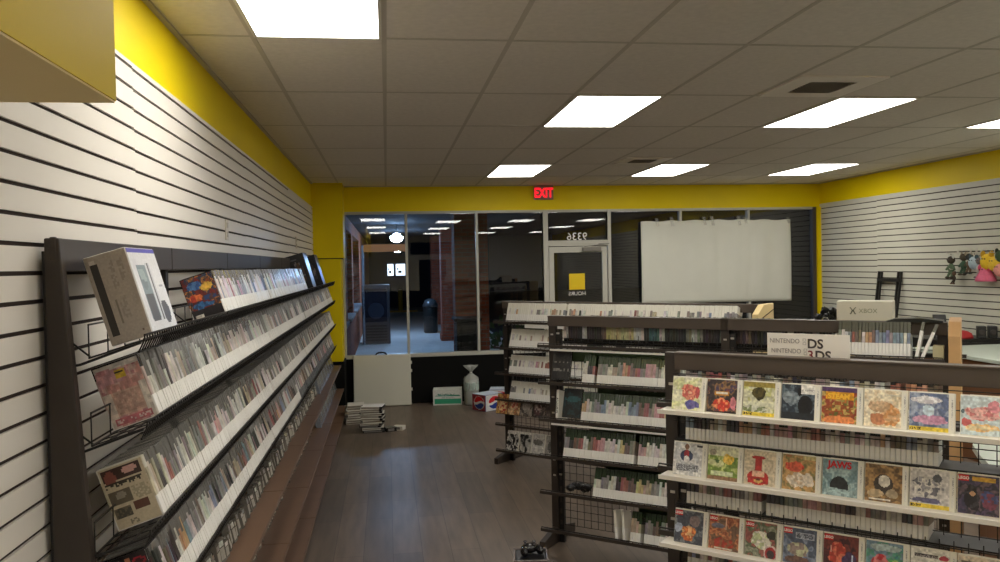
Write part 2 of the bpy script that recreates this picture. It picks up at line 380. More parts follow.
# exit sign
t = empty('exit_sign', (2.178, YF, Z(.895)), 0, 'red lit EXIT sign on the yellow band above the door', 'sign')
b = MB(); b.box(-.135, .135, -.04, 0, -.01, .185); b.build('housing', mat('exit_housing', (150, 128, 116), .5), t, bevel=.004)
link('letters', text_mesh('letters', 'EXIT', .185, mat('exit_red', (255, 22, 40), .5, emit=1.5), .002, bold=.004), t, (0, -.0405, .022), (Rd(90), 0, 0)).scale = (.70, 1, 1)

# paper hung in the windows
random.seed(3)
N, Mz = 60, 24; x0, x1, z0, z1 = 3.56, 5.80, Z(-.60), Z(.56)
vs = []; fs = []
def fold(u, v):
    f = 0
    for c, w, a in ((.14, .015, .004), (.33, .05, .012), (.51, .02, -.010), (.63, .03, .008), (.73, .012, -.014), (.80, .02, .006), (.87, .03, -.012), (.95, .02, .006)):
        f += a*math.exp(-((u-c-.03*(v-.5)*(c > .6))/w)**2)
    return f+.010*math.sin(u*7+v*2)*(1-v)
for j in range(Mz+1):
    for i in range(N+1):
        u, v = i/N, j/Mz
        vs.append((x0+(x1-x0)*u, YF-.035-fold(u, v)-.012*math.sin(v*3.1), z0+(z1-z0)*v+.012*math.sin(u*3)*v-.01*u*(1-v)+(.006*math.sin(u*40) if v > .98 else 0)))
for j in range(Mz):
    for i in range(N):
        a = j*(N+1)+i; fs.append((a, a+1, a+N+2, a+N+1))
me = bpy.data.meshes.new('window_paper'); me.from_pydata(vs, [], fs); me.polygons.foreach_set('use_smooth', [True]*len(fs))
me.materials.append(mat('white_paper_sheet', (212, 212, 200), .75, noise=.03, nscale=4))
o = link('window_paper', me); sm = o.modifiers.new('thickness', 'SOLIDIFY'); sm.thickness = .0015
tag(o, 'large creased white paper sheet taped over the right shop windows', 'paper')
for x in (3.80, 4.02, 4.50, 4.62, 5.02, 5.12, 5.77):
    b = MB(); zz = Z(.555)+.012*math.sin((x-x0)/(x1-x0)*3); h = random.uniform(.05, .09)
    b.hexa([(x-.02, YF-.066, zz-h), (x+.022, YF-.066, zz-h), (x+.022, YF-.064, zz-h), (x-.02, YF-.064, zz-h), (x-.024, YF-.02, zz+h*.8), (x+.018, YF-.02, zz+h*.8), (x+.018, YF-.018, zz+h*.8), (x-.024, YF-.018, zz+h*.8)])
    b.build('tape_strip', film_mat('tape_film', (225, 225, 215), .22) if 'tape_film' not in MATS else MATS['tape_film'], o)

# soffit box near the camera
b = MB(); b.box(-1.0, -.512, -6.5, 1.68, Z(.332), HC, 0); b.box(-1.0, -.514, -6.5, 1.678, Z(.328), Z(.332), 1)
struct(b.build('trim_2', [mat('soffit_paint', (204, 176, 4), .55, noise=.06, nscale=3, spec=.12), mat('soffit_underside', (236, 214, 150), .6, noise=.04, nscale=3)]), 'yellow boxed soffit at the top left', 'soffit')

# ceiling lights
def troffer(i, j, label):
    t = empty('ceiling_light', (GX+(i+.5)*TW, GY+(j+.5)*TL, HC), 0, label, 'ceiling light', 'ceiling light panels')
    b = MB(); a, c = TW/2-.010, TL/2-.010; w = .016
    for q in ((-a, a, -c, -c+w), (-a, a, c-w, c), (-a, -a+w, -c+w, c-w), (a-w, a, -c+w, c-w)): b.box(*q, -.010, -.0005)
    b.build('frame', M_white, t)
    b = MB(); b.box(-a+w, a-w, -c+w, c-w, -.007, -.001); b.build('diffuser', M_lamp, t); return t
LL = {(2, 4): 'lit ceiling panel just above the red exit sign', (5, 4): 'lit ceiling panel beside the small far air vent', (8, 4): 'lit ceiling panel nearest the corner of front and right walls',
      (2, 1): 'lit ceiling panel in mid ceiling, closer than the one by the exit sign', (5, 1): 'lit ceiling panel right next to the big square air vent', (8, 1): 'lit ceiling panel cut off by the right edge of the photo',
      (-1, -1): 'large lit ceiling panel near the left wall and the yellow soffit'}
for ij, l in LL.items(): troffer(*ij, l)
for i in (2, 5, 8):
    for j, w in ((-2, 'just behind the camera'), (-5, 'over the rear half of the shop'), (-8, 'by the rear wall')):
        troffer(i, j, 'ceiling panel %s, in the %s row of panels' % (w, {2: 'first', 5: 'second', 8: 'third'}[i]))
troffer(-1, -4, 'ceiling light panel beside the soffit behind the camera'); troffer(-1, -7, 'ceiling light panel beside the soffit by the rear wall')
# air vents
def vent(cx, cy, s, label):
    t = empty('air_vent', (cx, cy, HC), 0, label, 'air vent', 'ceiling air vents')
    b = MB(); h = s/2
    for k, (a, c) in enumerate(((h, h*.54),)):
        z0 = -.012
        for q in ((-a, a, -a, -c), (-a, a, c, a), (-a, -c, -c, c), (c, a, -c, c)): b.box(*q, z0, -.0005)
    b.build('frame', mat('vent_metal', (240, 234, 226), .5), t)
    b = MB()
    for i in range(9):
        y = -h*.48+i*h*.12; b.hexa([(-h*.5, y, -.016), (h*.5, y, -.016), (h*.5, y+.003, -.016), (-h*.5, y+.003, -.016), (-h*.5, y+.016, -.006), (h*.5, y+.016, -.006), (h*.5, y+.019, -.006), (-h*.5, y+.019, -.006)])
    b.build('louvre', mat('vent_louvre', (205, 197, 186), .5), t)
    b = MB(); b.box(-h*.56, h*.56, -h*.56, h*.56, -.0045, -.0008); b.build('duct_shade_plate', mat('duct_shade_grey', (92, 86, 78), .8), t)  # dark plate behind the louvres: shade inside the vent put into its colour
vent(2.755, 4.875, .57, 'large square air vent in the ceiling beside a lit panel'); vent(2.755, 8.53, .5, 'small far air vent in the ceiling close to the shop front')
# switch plates on the left slat wall
for y, z, l in ((4.98, .235, 'cream socket plate on the left slat wall above the rack, the nearer one'), (8.72, .27, 'cream socket plate on the left slat wall above the rack, the far one')):
    t = empty('socket_plate', (XL+.013, y, Z(z)), 0, l, 'socket plate', 'socket plates on the slat wall')
    b = MB(); b.box(0, .006, -.04, .04, -.06, .06); b.build('plate', mat('plate_cream', (214, 205, 188), .4), t, bevel=.002)
    b = MB(); b.box(.006, .009, -.018, .018, .012, .042); b.box(.006, .009, -.018, .018, -.042, -.012); b.build('outlet', mat('outlet_beige', (186, 176, 158), .4), t)

# ------------------------------------------------------------------ outside: covered walk at night
b = MB(); b.box(-3, 2.9, YF+.16, 34, -.13, -.03); struct(b.build('path_outside', mat('walk_concrete', (205, 205, 200), .8, noise=.1, nscale=2)), 'concrete walk outside the windows', 'walkway')
b = MB(); b.box(2.9, 30, YF+.16, 60, -.2, -.12); b.box(-8, 2.9, 34, 60, -.2, -.12); struct(b.build('ground_outside', mat('asphalt', (52, 50, 48), .9, noise=.2, nscale=5)), 'dark car park outside', 'car park')
b = MB(); b.box(-3, 2.9, YF+.16, 34, Z(.95), Z(1.1)); struct(b.build('ceiling_outside', mat('soffit_brown', (26, 23, 22), .9)), 'dark soffit over the outside walk', 'soffit')
M_brick = brick_mat('red_brown_brick', (176, 88, 56), (146, 70, 46), (128, 108, 92), 'x')
b = MB()
y = YF+.16
for a, c in ((YF+.16, 12.4), (14.6, 15.2), (17.4, 18.0), (22, 34)): b.box(-1.05, -.72, a, c, -.03, Z(.95), 0)
for a, c in ((12.4, 14.6), (15.2, 17.4), (18.0, 22)):
    b.box(-1.05, -.72, a, c, -.03, Z(-1.0), 0); b.box(-1.08, -.66, a, c, Z(-1.0), Z(-.95), 1); b.box(-1.05, -.72, a, c, Z(.7), Z(.95), 0)
    b.box(-1.0, -.97, a, c, Z(-.95), Z(.7), 2)
    b.box(-.97, -.9, (a+c)/2-.03, (a+c)/2+.03, Z(-.95), Z(.7), 1)
struct(b.build('wall_outside', [M_brick, mat('stone_sill', (170, 172, 176), .6), mat('night_glass', (40, 52, 74), .1)]), 'brick shop wall with windows along the outside walk', 'wall')
# far end of the walk: shop front with lit windows and orange fascia
b = MB(); b.box(-1.5, 5, 40, 40.2, -.2, Z(2), 0); b.box(-.55, .47, 20.3, 20.6, Z(.37), Z(.55), 1)
b.box(-.60, -.55, 20.3, 20.5, -.03, Z(.53), 2)
struct(b.build('wall_far', [mat('night_blue_wall', (34, 44, 66), .7), mat('orange_fascia', (244, 138, 58), .6), mat('far_post', (150, 160, 172), .5)]), 'dark far end of the walk with an orange fascia', 'wall')
for x, w, l in ((.04, .29, 'lit far shop window at the end of the walk, the narrower one'), (.44, .45, 'lit far shop window at the end of the walk, the wider one')):
    t = empty('lit_window', (x, 39.985, Z(-.44)), 0, l, 'window', 'lit far windows')
    b = MB(); b.box(0, w, -.02, 0, 0, .56); b.build('pane', mat('lit_window_glow', (220, 236, 255), .5, emit=2.2), t)
    b = MB(); b.box(-.03, w+.03, -.05, -.02, .56, .60); b.box(-.03, 0, -.05, -.02, 0, .56); b.box(w, w+.03, -.05, -.02, 0, .56); b.box(-.03, w+.03, -.05, -.02, -.04, 0)
    b.box(w*.25, w*.62, -.03, -.021, .12, .24); b.box(w*.1, w*.3, -.03, -.021, .28, .36); b.build('frame', M_black, t)
# brick piers
def pier(x0, x1, y0, y1, label):
    b = MB(); b.box(x0, x1, y0, y1, -.03, Z(.95)); b.box(x0-.03, x1+.03, y0-.03, y1+.03, -.03, .12); return tag(b.build('brick_pier', M_brick), label, 'pier', 'brick piers of the walk')
pier(1.24, 1.86, 15.0, 15.6, 'nearest brick pier outside, seen through the second window')
pier(1.36, 1.96, 20.6, 21.2, 'second brick pier outside, half hidden behind the nearest one')
pier(1.42, 2.0, 26.4, 27.0, 'farthest brick pier along the walk, behind the waste bin')
b = MB(); b.box(1.20, 1.60, 14.35, 14.95, -.03, .88, 0); b.box(1.16, 1.64, 14.31, 14.99, .88, .93, 0); b.box(1.27, 1.53, 14.33, 14.35, .15, .8, 0)
tag(b.build('dark_planter', mat('planter_black', (20, 22, 20), .6), bevel=.01), 'black box planter at the foot of the nearest brick pier', 'planter')
# waste bin
t = empty('waste_bin', (1.20, 23.2, -.03), 0, 'round dark waste bin on the walk between the brick piers', 'bin')
b = MB(); b.lathe([(.17, 0), (.20, .04), (.205, .70), (.20, .74)], seg=24); b.build('body', mat('bin_green_black', (24, 30, 30), .4), t, True)
b = MB(); b.lathe([(.215, .74), (.215, .80), (.15, .93), (.06, .97)], seg=24); b.build('lid', mat('bin_lid', (60, 64, 66), .3), t, True)
# vending kiosk
t = empty('vending_kiosk', (-.28, 20.6, -.03), 0, 'dark upright kiosk with a round emblem on the outside walk', 'kiosk')
b = MB(); b.box(-.34, .34, -.3, .3, 0, 1.46); b.build('cabinet', mat('kiosk_grey', (62, 60, 64), .4), t, bevel=.02)
b = MB(); b.box(-.27, .27, -.315, -.30, .55, 1.36); b.build('display', mat('kiosk_blue', (18, 26, 42), .25), t)
b = MB(); b.lathe([(.20, 0), (.20, .012), (.13, .013), (.12, .006), (.02, .006)], seg=28); b.build('emblem', mat('kiosk_ring', (34, 44, 60), .4), t, loc=(0, -.316, .82), rot=(Rd(90), 0, 0))
b = MB()
for k in range(6): b.box(-.26, .26, -.312, -.30, .08+k*.07, .12+k*.07)
b.build('vent_panel', M_black, t)
# lamps under the soffit
def lamp(x, y, z, label, e, r=.13):
    t = empty('soffit_lamp', (x, y, Z(z)), 0, label, 'lamp', 'lamps of the outside walk')
    b = MB(); b.lathe([(r*1.1, .03), (r*1.15, .06), (.04, .09), (.009, .10), (.009, Z(.95)-Z(z))], seg=20); b.build('housing', M_black, t)
    b = MB(); b.blob((0, 0, 0), (r, r, r*.72), 0, 16, 9); b.build('globe', mat('lamp_globe%d' % int(e), (160, 202, 255), .4, emit=e), t, True)
lamp(.235, 18.4, .64, 'bright bluish round lamp under the outside soffit', 150, .14)
lamp(.30, 22.4, .49, 'second bluish lamp just in front of the orange fascia', 200, .15)
# yellow bollard and wheel stop
b = MB(); b.lathe([(.1, 0), (.1, .95), (.07, 1.0), (.02, 1.02)], seg=16); tag(b.build('bollard', mat('bollard_yellow', (214, 172, 46), .5), None, True, (.55, 35, -.12)), 'yellow bollard standing at the far end of the walk', 'bollard')
b = MB(); b.prism([(-.12, 0), (.12, 0), (.08, .14), (-.08, .14)], -.7, .9, 'yz'); o = b.build('wheel_stop', mat('stop_yellow', (206, 150, 40), .6), None, False, (.35, 34.6, -.12), (0, 0, 0)); tag(o, 'yellow wheel stop lying across the end of the walk', 'wheel stop')
# low planting in the car park
b = MB(); random.seed(5)
for _ in range(260):
    x, y = random.uniform(2.2, 5.4), random.uniform(17, 18.4); z = random.uniform(0, .75); a = random.uniform(0, 6.28); s = .11
    b.quad([(x, y, z), (x+s*math.cos(a), y+s*math.sin(a), z+.03), (x+s*math.cos(a)*.8, y+s*math.sin(a), z+.15), (x-.02, y, z+.10)])
tag(b.build('shrub_leaves', mat('leaf_green', (60, 86, 44), .7), None, False, (0, 0, -.1)), 'low green shrubs at the edge of the car park', 'shrubs', None, 'stuff')
w = bpy.data.worlds.new('night_sky'); scene.world = w; w.use_nodes = True
w.node_tree.nodes['Background'].inputs['Color'].default_value = (.010, .010, .012, 1); w.node_tree.nodes['Background'].inputs['Strength'].default_value = .3
# ------------------------------------------------------------------ racks
class Rack:
    def __init__(s, px, py, a): s.p = (px, py); s.a = Rd(a); s.th = -s.a
    def w(s, u, n, r):
        return Vector((s.p[0]+u*math.cos(s.a)-n*math.sin(s.a), s.p[1]-u*math.sin(s.a)-n*math.cos(s.a), Z(r)))
    def put(s, o, u, n, r, tilt=0, spin=0, lean=0):
        o.location = s.w(u, n, r)
        if lean: o.rotation_euler = (-tilt, lean, s.th+spin)
        else: o.rotation_euler = (-tilt, 0, s.th+spin)
        return o
RA, RB, RC, RL = Rack(1.10, 7.72, 44), Rack(1.077, 5.39, 39), Rack(1.09, 3.05, 42.5), Rack(-.905, 2.34, -90)
LV = (-.535, -.777, -1.02, -1.264, -1.50, -1.748)          # the shelf heights all three floor racks share

def case_mesh(name, t, h, d, l0, i1, mats, c=.0018):
    """thin upright case: white label band, printed insert, clear top; the spine edge is chamfered"""
    b = MB(); prof = [(-t/2, d), (-t/2, c), (-t/2+c, 0), (t/2-c, 0), (t/2, c), (t/2, d)]
    for a, e, m in ((0, l0*h, 2), (l0*h, i1*h, 1), (i1*h, h, 0)): b.prism(prof, a, e, 'xy', m)
    b.box(-t*.3, t*.3, .004, d-.004, h, h+.0012, 0)
    return b.mesh(name, mats)
def case_into(b, M, t, h, d, l0, i1, cols):
    """the same case written into one big mesh; cols = (top, insert, label)"""
    c = .0018; prof = [(-t/2, d), (-t/2, c), (-t/2+c, 0), (t/2-c, 0), (t/2, c), (t/2, d)]
    for a, e, col in ((0, l0*h, cols[2]), (l0*h, i1*h, cols[1]), (i1*h, h, cols[0])):
        k = len(b.v); n = 6
        b.v += [tuple(M @ Vector((x, y, a))) for x, y in prof]+[tuple(M @ Vector((x, y, e))) for x, y in prof]
        for i in range(n-1): b.f.append((k+i, k+i+1, k+n+i+1, k+n+i)); b.m.append(0); b.c.append(col)
        if e == h: b.f.append(tuple(k+n+i for i in range(n))); b.m.append(0); b.c.append(col)
INK = {'pale': (212, 206, 196), 'grey': (140, 136, 130), 'dark': (62, 58, 56), 'red': (168, 92, 84), 'tan': (186, 164, 138), 'orange': (204, 150, 108),
       'blue': (122, 142, 164), 'brown': (124, 100, 86), 'pink': (208, 150, 150), 'yellow': (206, 190, 124), 'teal': (70, 118, 118), 'green': (140, 150, 120)}
def pick(rg, wts):
    k = list(wts); return rg.choices(k, [wts[q] for q in k])[0]
def ink_of(rg, k, j=14):
    g = sum(INK[k])/3; return tuple(max(8, min(250, .25*g+.75*v+rg.randint(-j, j)*.6)) for v in INK[k])
def run(rack, name, meshes, u0, u1, n, r, tilt, pitch, wts, where, group, seed, gap=0.0, child=None, colours=None):
    rg = random.Random(seed); u = u0+pitch/2; i = 0; out = []; cur = None; left = 0
    while u < u1-pitch/2+1e-6:
        if gap and rg.random() < gap: u += pitch; i += 1; continue
        if colours: k = colours[min(len(colours)-1, int((u-u0)/(u1-u0)*len(colours)))]
        else:
            if left <= 0: cur = pick(rg, wts); left = rg.choice((1, 1, 2, 2, 3, 4))
            left -= 1; k = cur
        o = link(name, rg.choice(meshes)); rack.put(o, u, n+rg.uniform(-.002, .002), r, tilt+rg.uniform(-.02, .02), rg.uniform(-.02, .02))
        c = lin(ink_of(rg, k)); o.color = (*c, 1)
        tag(o, '%s-printed %s' % (k, where), 'game case', group)
        if child: link('price_label', child, o)
        out.append(o); u += pitch; i += 1
    return out

# ---- shared rack pieces
def wire_shelf(name, par, u0, u1, lip, r, depth, slope, m=M_wire, step=.03, teeth=True, back=None, rad=.0022):
    """sloping wire tray in the rack's own frame (x = along, y = -n)"""
    b = MB(); z = Z(r); S = math.sin(slope); Cc = math.cos(slope)
    P = lambda u, t, dz=0: (u, -(lip-t*Cc), z-t*S+dz)
    for t in (0, depth*.33, depth*.66, depth): b.bar(P(u0, t), P(u1, t), rad*1.5, 0)
    b.bar((u0, -lip-.002, z+.012), (u1, -lip-.002, z+.012), rad*1.6, 0)
    k = int((u1-u0)/step)
    for i in range(k+1):
        u = u0+(u1-u0)*i/k; b.bar((u, -lip-.002, z+.012), P(u, -.002, -.002), rad, 0)
        if not teeth or i % 3 == 0: b.bar(P(u, -.002, -.002), P(u, depth), rad, 0)
        if teeth: b.bar(P(u, -.002, -.002), (u, -lip+.014, z-.034), rad*1.2, 0)
        if back and i % 6 == 0: b.bar(P(u, depth), P(u, depth, back), rad, 0)
    if teeth: b.bar((u0, -lip+.014, z-.034), (u1, -lip+.014, z-.034), rad*1.8, 0)
    if back: b.bar(P(u0, depth, back), P(u1, depth, back), rad*1.4, 0)
    return b.build(name, m, par)

# =========================================================================== long rack on the left wall
L = empty('long_display_rack', (RL.p[0], RL.p[1], 0), RL.th, 'long dark wire display rack against the left slat wall, full of game cases', 'display rack')
U1 = 8.30; SEC = [i*U1/7 for i in range(8)]
ROWS = (-.185, -.425, -.725, -1.0); LIP = .24
b = MB(); zt = Z(.095)                                                     # end upright: tapering board
b.hexa([(-.006, -.168, 0), (.030, -.168, 0), (.030, .002, 0), (-.006, .002, 0), (-.006, -.036, zt), (.030, -.036, zt), (.030, .002, zt), (-.006, .002, zt)])
b.box(-.008, .006, -.030, -.012, zt-.06, zt+.003)
b.build('end_upright', M_rack, L, bevel=.004)
b = MB()
for i in range(7):
    b.box(SEC[i]+.004, SEC[i+1]-.004, -.030, -.008, Z(.005), Z(.095))
b.build('top_rail', M_rack, L, bevel=.003)
for i in range(8):
    b = MB(); u = SEC[i]+(.025 if i == 0 else 0)
    b.box(u-.02, u+.02, -.008, .012, 0, Z(.06), 0)
    for k in range(26): b.box(u-.006, u+.006, -.0088, -.0078, .1+k*.065, .125+k*.065, 1)
    b.build('upright', [M_black, M_rack], L)
    if i in (0, 7): pass
    for r in ROWS:
        b = MB(); b.tube([(u, -.01, Z(r)-.075), (u, -.07, Z(r)-.066), (u, -LIP+.01, Z(r)-.010)], .004, 0, 5); b.bar((u, -.01, Z(r)+.03), (u, -.10, Z(r)-.048), .003); b.build('bracket', M_black, L)
SL = Rd(18)
for ri, r in enumerate(ROWS):
    for i in range(7):
        wire_shelf('wire_shelf', L, SEC[i]+.006, SEC[i+1]-.006, LIP+.003, r, .15, SL, step=.025, back=.09)
DECKS = ((-1.25, .295), (-1.55, .322), (-1.77, .36))
for zi, (r, lp) in enumerate(DECKS):
    for i in range(7):
        b = MB(); b.box(SEC[i]+.003, SEC[i+1]-.003, -lp, .0, Z(r)-.014, Z(r)); b.box(SEC[i]+.003, SEC[i+1]-.003, -lp-.004, -lp, Z(r)-.020, Z(r)+.003)
        b.build('deck_board', M_deck, L, bevel=.0015)
b = MB(); b.box(0, U1, -.33, 0, .0, Z(-1.77)-.02); b.build('plinth', M_black, L)
# ---- the cases on it
CW = (M_grey, MATS['spine_insert'], M_label)
PIT, CT, CH, CD = .0215, .0200, .190, .135
LM = [case_mesh('slim_case', CT, CH, CD, .335, i1, CW) for i1 in (.62, .72, .80, .86)]
b = MB(); b.box(-CT*.46, CT*.46, -.0009, .0, .0015, .062); lab = b.mesh('price_label', M_label)
W2 = {'pale': 8, 'grey': 6, 'dark': 1.6, 'red': .6, 'tan': 1.4, 'blue': .5, 'brown': .6, 'orange': .3, 'pink': .4}
W1 = {'pale': 8, 'grey': 3, 'dark': 1, 'red': .8, 'blue': 2, 'pink': 1}
W4 = {'pale': 4, 'grey': 4, 'dark': 3, 'red': 1.4, 'tan': 2, 'blue': 1.4, 'brown': 1.6, 'orange': .5, 'pink': .6}
slots = []
rg = random.Random(11)
for row, (st, en, W) in enumerate(((3.56, 7.15, W1), (2.515, 10.35, W2), (2.53, 10.50, W2), (2.54, 10.45, W4))):
    u = st; cur = None; left = 0
    while u < en:
        if left <= 0: cur = pick(rg, W); left = rg.choice((1, 1, 2, 2, 3, 4))
        left -= 1
        if not (6.90 < u < 6.97 or 4.9 < u < 4.94): slots.append((u, row, cur))
        u += PIT
slots.sort()
ORD = ('top row', 'second row down', 'third row down', 'fourth row down')
near, far = slots[:300], slots[300:]
first = {}
for y, row, k in near:
    if row not in first:
        first[row] = y; continue                                  # the first case of each row is built below with its cover
    o = link('game_case', rg.choice(LM)); RL.put(o, y-RL.p[1], LIP-.004+rg.uniform(-.002, .002), ROWS[row]+.004, SL+rg.uniform(-.02, .02), rg.uniform(-.02, .02))
    o.color = (*lin(ink_of(rg, k)), 1)
    tag(o, '%s-printed slim game case near the front end of the left rack, %s' % (k, ORD[row]), 'game case', 'slim game cases in the left rack, %s' % ORD[row])
    link('price_label', lab, o)
b = MB()
for y, row, k in far:
    loc = RL.w(y-RL.p[1], LIP-.004+rg.uniform(-.002, .002), ROWS[row]+.004)
    M = Matrix.Translation(loc) @ Matrix.Rotation(RL.th+rg.uniform(-.02, .02), 4, 'Z') @ Matrix.Rotation(-SL+rg.uniform(-.02, .02), 4, 'X')
    white = not (row == 3 and y > 6.4)
    g = rg.randint(-10, 10)
    case_into(b, M, CT, CH, CD, .335, rg.choice((.62, .72, .80, .86)), ((132+g, 130+g, 126+g), ink_of(rg, k), (230, 227, 220) if white else (96, 98, 100)))
tag(b.build('game_cases', MATS['printed_paper']), 'farther slim game cases packed along the four upper rows of the left rack', 'game cases', None, 'stuff')
# covers on the first case of each row: the end face looks back down the aisle
def end_cover(row, y, pal, ops, scale, seed, label, tint, plastic, w=26, h=36):
    m = case_mesh('slim_case_first', CT, CH, CD, .335, .8, (plastic, MATS['spine_insert'], M_label))
    o = link('game_case', m); RL.put(o, y-RL.p[1], LIP-.004, ROWS[row]+.004, SL); o.color = (*lin(tint), 1)
    tag(o, label, 'game case', 'slim game cases in the left rack, %s' % ORD[row]); link('price_label', lab, o)
    art('cover_art', CD-.008, CH-.006, paint(w, h, pal, ops, scale, seed), (-CT/2, CD-.004, .003), (0, -1, 0), (0, 0, 1), o); return o
end_cover(0, first[0], [(150, 70, 30), (60, 50, 60), (196, 120, 50), (40, 60, 90), (120, 40, 34)],
          [('r', 0, 0, 1, .26, (40, 36, 38)), ('r', .08, .04, .34, .13, (210, 204, 190)), ('n', .38, .80, .26, .10, [(44, 84, 150), (70, 120, 180)]), ('n', .72, .72, .2, .09, [(210, 150, 40), (230, 180, 60)]),
           ('n', .30, .52, .22, .08, [(200, 60, 40), (230, 110, 50)]), ('n', .68, .47, .22, .08, [(46, 70, 120), (90, 60, 60)]), ('n', .45, .33, .3, .07, [(50, 110, 170), (40, 80, 130)])], 6, 3,
          'first case in the top row of the left rack, dark cover with bright cars', (96, 60, 44), M_darkcase)
end_cover(1, first[1], [(206, 150, 150), (190, 120, 128), (220, 180, 168), (200, 140, 130)],
          [('r', 0, .93, 1, 1, (214, 206, 196)), ('n', .3, .80, .42, .14, [(196, 130, 134), (206, 150, 154)]), ('r', 0, .0, .2, .55, (214, 198, 184)), ('r', .85, 0, 1, .6, (210, 200, 188)), ('r', .2, .18, .84, .55, (204, 166, 146)), ('t', .22, .2, .82, .53, (192, 150, 134)),
           ('r', .08, .03, .92, .15, (196, 104, 112)), ('t', .12, .06, .88, .12, (220, 190, 184)), ('r', .42, .74, .66, .90, (222, 184, 40)), ('r', .44, .82, .63, .86, (60, 50, 30))], 5, 8,
          'first case of the second row on the left rack, pink cover, yellow sticker', (196, 170, 160), M_darkcase)
end_cover(2, first[2], [(214, 200, 166), (206, 190, 156)],
          [('r', .04, .78, .92, .97, (72, 48, 42)), ('e', .2, .82, .14, .12, (150, 84, 70)), ('e', .66, .89, .18, .06, (222, 168, 156)), ('r', .04, .66, .9, .74, (62, 56, 46)), ('t', .04, .67, .9, .73, (200, 186, 150)),
           ('r', .03, .40, .52, .62, (112, 100, 80)), ('e', .3, .52, .12, .06, (160, 150, 130)), ('t', .58, .40, .95, .62, (176, 164, 132)), ('r', .04, .16, .44, .34, (120, 108, 86)), ('t', .06, .18, .42, .32, (88, 82, 70)), ('r', .5, .22, .84, .36, (104, 62, 46)),
           ('t', .3, .04, .5, .1, (140, 128, 104))], 3, 5, 'first case of the third row on the left rack, cream cover with four small photographs', (200, 190, 160), M_whitecase)
end_cover(3, first[3], [(34, 30, 32), (46, 38, 40), (28, 24, 26)],
          [('e', .34, .88, .10, .06, (186, 160, 140)), ('e', .55, .88, .07, .07, (200, 130, 90)), ('e', .80, .84, .16, .08, (176, 32, 46)), ('e', .80, .84, .12, .04, (70, 24, 30)), ('n', .4, .4, .3, .2, [(80, 60, 60), (120, 60, 50)])], 4, 9,
          'first case of the fourth row on the left rack, near-black cover with a red oval', (70, 44, 44), M_darkcase)

# white console box on the top row
t = empty('console_box', RL.w(.115, .238, -.180), RL.th, 'big white console box with a dark end panel, top row of the left rack', 'box')
t.rotation_euler = (-Rd(16), 0, RL.th)
BW, BD, BH = .285, .118, .262
b = MB(); b.box(0, BW, 0, BD, 0, BH); b.build('carton', mat('carton_white', (226, 222, 216), .35, noise=.03), t, bevel=.003)
g = paint(44, 40, [(222, 222, 224), (232, 232, 234)], [('r', .16, .14, .48, .80, (120, 140, 146)), ('r', .18, .12, .46, .45, (58, 58, 62)), ('n', .28, .62, .12, .14, [(150, 170, 172), (100, 120, 126)]), ('r', .48, .12, .545, .82, (214, 216, 220)), ('r', .545, .12, .60, .82, (66, 66, 72)), ('r', .60, .12, .635, .82, (204, 206, 210)),
          ('n', .76, .22, .13, .13, [(58, 58, 64), (84, 84, 92)]), ('r', 0, .95, 1, 1, (70, 66, 190)), ('r', .78, .52, .92, .55, (170, 170, 180))], 2, 4)
art('front_print', BW-.006, BH-.006, g, (.003, 0, .003), (1, 0, 0), (0, 0, 1), t)
g = paint(22, 44, [(176, 164, 150), (184, 172, 158)], [('r', .10, .08, .28, .92, (54, 48, 44)), ('r', .10, .90, .22, .96, (214, 206, 196)), ('t', .48, .60, .62, .9, (164, 152, 140)), ('t', .74, .66, .86, .92, (164, 152, 140)), ('r', .40, .20, .44, .48, (140, 130, 118)), ('r', .80, .06, .86, .09, (120, 100, 90)), ('t', .5, .25, .7, .5, (168, 156, 144))], 2, 6)
art('end_print', BD-.004, BH-.004, g, (0, BD-.002, .002), (0, -1, 0), (0, 0, 1), t)
# two black boxes at the far end of the top row
for u, l, sd in ((5.35, 'nearer of two black boxes at the far end of the left rack, top row', 21), (6.55, 'last black box on the left rack, top row, beside the yellow corner column', 22)):
    t = empty('black_box', RL.w(u, .236, -.180), RL.th, l, 'box', 'black boxes in the top row'); t.rotation_euler = (-Rd(16), 0, RL.th)
    b = MB(); b.box(0, .33, 0, .19, 0, .34); b.build('carton', mat('carton_black', (26, 24, 26), .28), t, bevel=.004)
    g = paint(18, 26, [(24, 24, 28), (36, 34, 40), (30, 28, 30)], [('n', .6, .45, .25, .3, [(90, 60, 40), (60, 60, 70), (120, 110, 110)]), ('r', .1, .84, .6, .9, (90, 90, 96))], 5, sd)
    art('end_print', .186, .336, g, (0, .188, .002), (0, -1, 0), (0, 0, 1), t)
